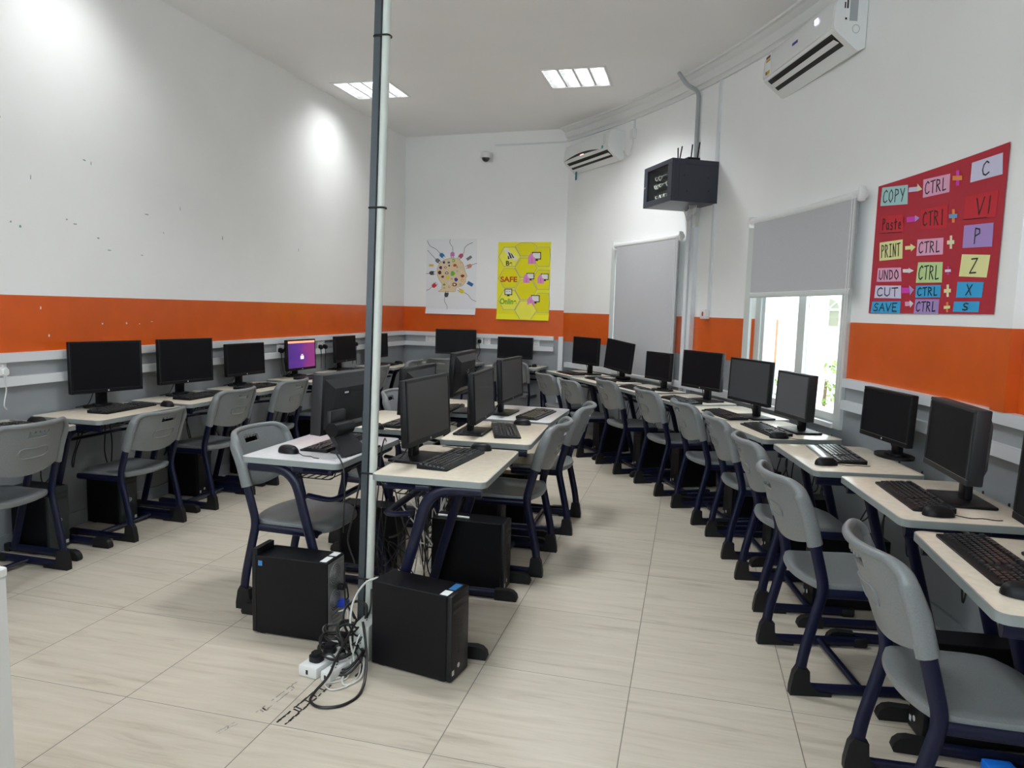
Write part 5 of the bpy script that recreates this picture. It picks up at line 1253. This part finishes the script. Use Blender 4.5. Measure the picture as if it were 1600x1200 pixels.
# striped bee
shape(t, pc, HM, [(950, 262), (962, 243), (985, 250), (1010, 285), (1085, 345), (1078, 362), (1050, 366), (1035, 350), (985, 358), (978, 330), (985, 300), (960, 290)], wht, .0014, 'drawn_bee')
for s in ((985, 280, 1005, 292, 1030, 345, 1012, 348), (1010, 290, 1028, 302, 1050, 338, 1038, 346), (985, 318, 995, 325, 1005, 350, 988, 356)): shape(t, pc, HM, [(s[i], s[i+1]) for i in (0, 2, 4, 6)], blk, .0018, 'bee_stripe')
def pcicon(x, y, s=1, face=False):
    a = shape(t, pc, HM, [(x-45*s, y-45*s), (x+45*s, y-45*s), (x+45*s, y+30*s), (x-45*s, y+30*s)], blk, .0014, 'drawn_monitor')
    shape(t, pc, HM, [(x-36*s, y-36*s), (x+36*s, y-36*s), (x+36*s, y+20*s), (x-36*s, y+20*s)], wht, .0018, 'drawn_screen', a)
    shape(t, pc, HM, [(x-12*s, y+30*s), (x+12*s, y+30*s), (x+18*s, y+44*s), (x-18*s, y+44*s)], blk, .0014, 'drawn_stand', a)
    if not face:
        f = shape(t, pc, HM, [(x-85*s, y+72*s), (x-82*s, y+5*s), (x-62*s, y-30*s), (x-38*s, y-28*s), (x-28*s, y+5*s), (x-10*s, y+15*s), (x-8*s, y+72*s)], pnk, .0020, 'drawn_user')
        shape(t, pc, HM, [(x-48*s, y+10*s), (x-44*s, y+10*s), (x-42*s, y+70*s), (x-46*s, y+70*s)], colmat('pink_line', 180, 90, 160), .0024, 'user_line', f)
    else:
        mb = MB(); pc.stroke(mb, [HM(x-22*s, y-12*s), HM(x-10*s, y-12*s)], .0022, .007, asp); pc.stroke(mb, [HM(x+8*s, y-12*s), HM(x+20*s, y-12*s)], .0022, .007, asp); mb.build('screen_marks', blk, a, smooth=0)
pcicon(1270, 328, 1.0); pcicon(1212, 530, .85); pcicon(1362, 535, .85) if False else pcicon(1352, 535, .85); pcicon(1262, 755, .95); pcicon(995, 690, .85, True)

# ================================================================== recessed ceiling lights
LLAB = ['left recessed square ceiling light behind the pole', 'right recessed square ceiling light, brighter in the photo', 'recessed square ceiling light over the left desks, above the photo', 'recessed square ceiling light over the island, above the photo', 'added recessed square fill light behind the camera on the left', 'added recessed square fill light behind the camera on the right']
for (x, y), lab in zip(LIGHTS, LLAB):
    z = zc(y); sl = math.atan(.0235)
    t = thing('ceiling_light', lab, 'ceiling light', (x, y, z), 0, 'recessed ceiling lights'); t.rotation_euler = (sl, 0, 0)
    mb = MB(); s = .2985; H_ = .085
    mb.box(-s, s, -s, s, H_-.004, H_); mb.box(-s, -s+.006, -s, s, .0, H_-.004); mb.box(s-.006, s, -s, s, .0, H_-.004); mb.box(-s, s, -s, -s+.006, 0, H_-.004); mb.box(-s, s, s-.006, s, 0, H_-.004)
    mb.build('housing', M['louvre'], t, smooth=0)
    mb = MB(); o = .312
    for a in ((-o, o, -o, -s+.012), (-o, o, s-.012, o), (-o, -s+.012, -s+.012, s-.012), (s-.012, o, -s+.012, s-.012)): mb.box(a[0], a[1], a[2], a[3], -.005, -.0005)
    mb.build('light_frame', M['plastic_white'], t, smooth=0)
    for k in range(4):
        xx = -.215+.143*k; mb = MB(); mb.tube([(xx, -.28, .045), (xx, .28, .045)], .013, n=10); mb.build('tube_lamp', M['lamp'], t)
    mb = MB()
    for k in range(3): xx = -.143+.143*k; mb.prism([(xx-.010, .004), (xx+.010, .004), (xx+.002, .07), (xx-.002, .07)], -.29, .29, 'y')
    for k in range(9): yy = -.24+.06*k; mb.box(-.29, .29, yy-.002, yy+.002, .006, .034)
    mb.build('louvre', M['louvre'], t, smooth=0)
    ld = bpy.data.lights.new('ceiling_lamp', 'AREA'); ld.shape = 'SQUARE'; ld.size = .54; ld.energy = LPOW*{(1.40, 4.79): 2.0, (1.40, 1.55): 2.2, (-.72, 4.84): .75, (-.72, 1.55): .5}.get((x, y), 1.); ld.spread = R(128); ld.color = (.94, .97, 1.)
    lo = bpy.data.objects.new('ceiling_lamp', ld); COL.objects.link(lo); lo.parent = t; lo.location = (0, 0, .003)

# ================================================================== outside
o = MB(); o.box(1, 22, -8, 30, -.45, -.35); struct(o.build('ground', M['pavement'], smooth=0))
t = thing('building', 'sunlit white house with an arched window seen through the open half of the window', 'building', (5.22, 13.4, -.35))
mb = MB(); mb.box(-5, 6, 0, .3, 0, 7); wl = mb.build('facade', M['stucco'], t, smooth=0)
mb = MB(); arch = [(-.21, 1.66), (.21, 1.66)]+[(.21*math.cos(R(a)), 2.0+.21*math.sin(R(a))) for a in range(0, 181, 15)]
mb.prism(arch, -.03, -.005, 'y'); mb.build('arched_window', colmat('house_glass', 120, 122, 105), t, smooth=0)
mb = MB(); mb.box(-.022, .022, -.06, -.03, 1.66, 2.0); mb.box(-.22, .22, -.06, -.03, 1.97, 2.01)
for a in (45, 90, 135): mb.tube([(0, -.045, 2.0), (.2*math.cos(R(a)), -.045, 2.0+.2*math.sin(R(a)))], .010, n=6)
mb.build('window_bars', M['stucco'], t, smooth=0)
t = thing('pillar', 'white outside pillar seen through the left half of the bright window', 'pillar', (3.80, 6.4, -.35)); mb = MB(); mb.box(-.19, .19, -.19, .19, 0, 4.2); mb.box(-.24, .24, -.24, .24, 0, .2); mb.build('pillar_shaft', M['stucco'], t, smooth=0)
def shrub(label, x, y, r_, h_, n=260):
    t = thing('shrub', label, 'shrub', (x, y, -.35)); mb = MB()
    for k in range(n):
        a, b, q = random.uniform(0, 2*PI), random.uniform(0, 1), random.uniform(.55, 1); p = Vector((r_*q*math.cos(a)*math.sqrt(1-(2*b-1)**2), r_*q*math.sin(a)*math.sqrt(1-(2*b-1)**2), h_*(.15+.85*b)))
        s_ = .07; d1 = Vector((random.uniform(-1, 1), random.uniform(-1, 1), random.uniform(-1, 1))).normalized()*s_; d2 = d1.cross(Vector((random.uniform(-1, 1), random.uniform(-1, 1), 1))).normalized()*s_*.5
        mb.add([p-d1, p+d2, p+d1, p-d2], [(0, 1, 2, 3)])
    mb.build('foliage', M['leaf'], t, smooth=0); mb = MB(); mb.tube([(0, 0, 0), (.02, .01, h_*.6)], .03, n=8); mb.build('stem', colmat('bark', 90, 70, 50), t)
shrub('low green shrub at the foot of the white house', 5.15, 12.7, .55, 1.0); shrub('climbing green shrub beside the arched window', 5.75, 12.9, .32, 2.9, 320); shrub('small green shrub behind the window stile', 3.95, 11.2, .35, .75, 160)

sun = bpy.data.lights.new('sun', 'SUN'); sun.energy = SUNE; sun.angle = R(1); sun.color = (1, .96, .88)
so = bpy.data.objects.new('sun', sun); COL.objects.link(so); so.rotation_euler = Vector((.12, .30, -1)).to_track_quat('-Z', 'Y').to_euler()
W = bpy.data.worlds.new('world'); SC.world = W; W.use_nodes = True
nt = W.node_tree; bg = nt.nodes['Background']; bg.inputs['Color'].default_value = (.80, .90, 1.0, 1); bg.inputs['Strength'].default_value = SKYE

# ================================================================== camera
fpx = 1108.; pitch, roll, yaw = -.104551514, -.0272892163, -.243537063
cy_, sy_ = math.cos(yaw), math.sin(yaw); cp, sp = math.cos(pitch), math.sin(pitch)
fwd = Vector((sy_*cp, cy_*cp, sp)); right = Vector((cy_, -sy_, 0)); down = -right.cross(fwd)
r2 = right*math.cos(roll)+down*math.sin(roll); d2 = -right*math.sin(roll)+down*math.cos(roll)
cam = bpy.data.cameras.new('camera'); co = bpy.data.objects.new('camera', cam); COL.objects.link(co)
co.matrix_world = Matrix(((r2.x, -d2.x, -fwd.x, 2.55754228), (r2.y, -d2.y, -fwd.y, -2.08086329), (r2.z, -d2.z, -fwd.z, 1.46781519), (0, 0, 0, 1)))
cam.sensor_fit = 'HORIZONTAL'; cam.sensor_width = 36; cam.lens = fpx/1600*36; cam.clip_start = .05
SC.camera = co
SC.view_settings.view_transform = 'Standard'; SC.view_settings.look = 'None'; SC.view_settings.gamma = 1; SC.view_settings.exposure = EXPO; SC.view_settings.use_curve_mapping = False
SC.cycles.max_bounces = 8; SC.cycles.diffuse_bounces = 5; SC.cycles.use_denoising = True; SC.cycles.sample_clamp_indirect = 6
for n_ in ('caustics_reflective', 'caustics_refractive'): setattr(SC.cycles, n_, False)
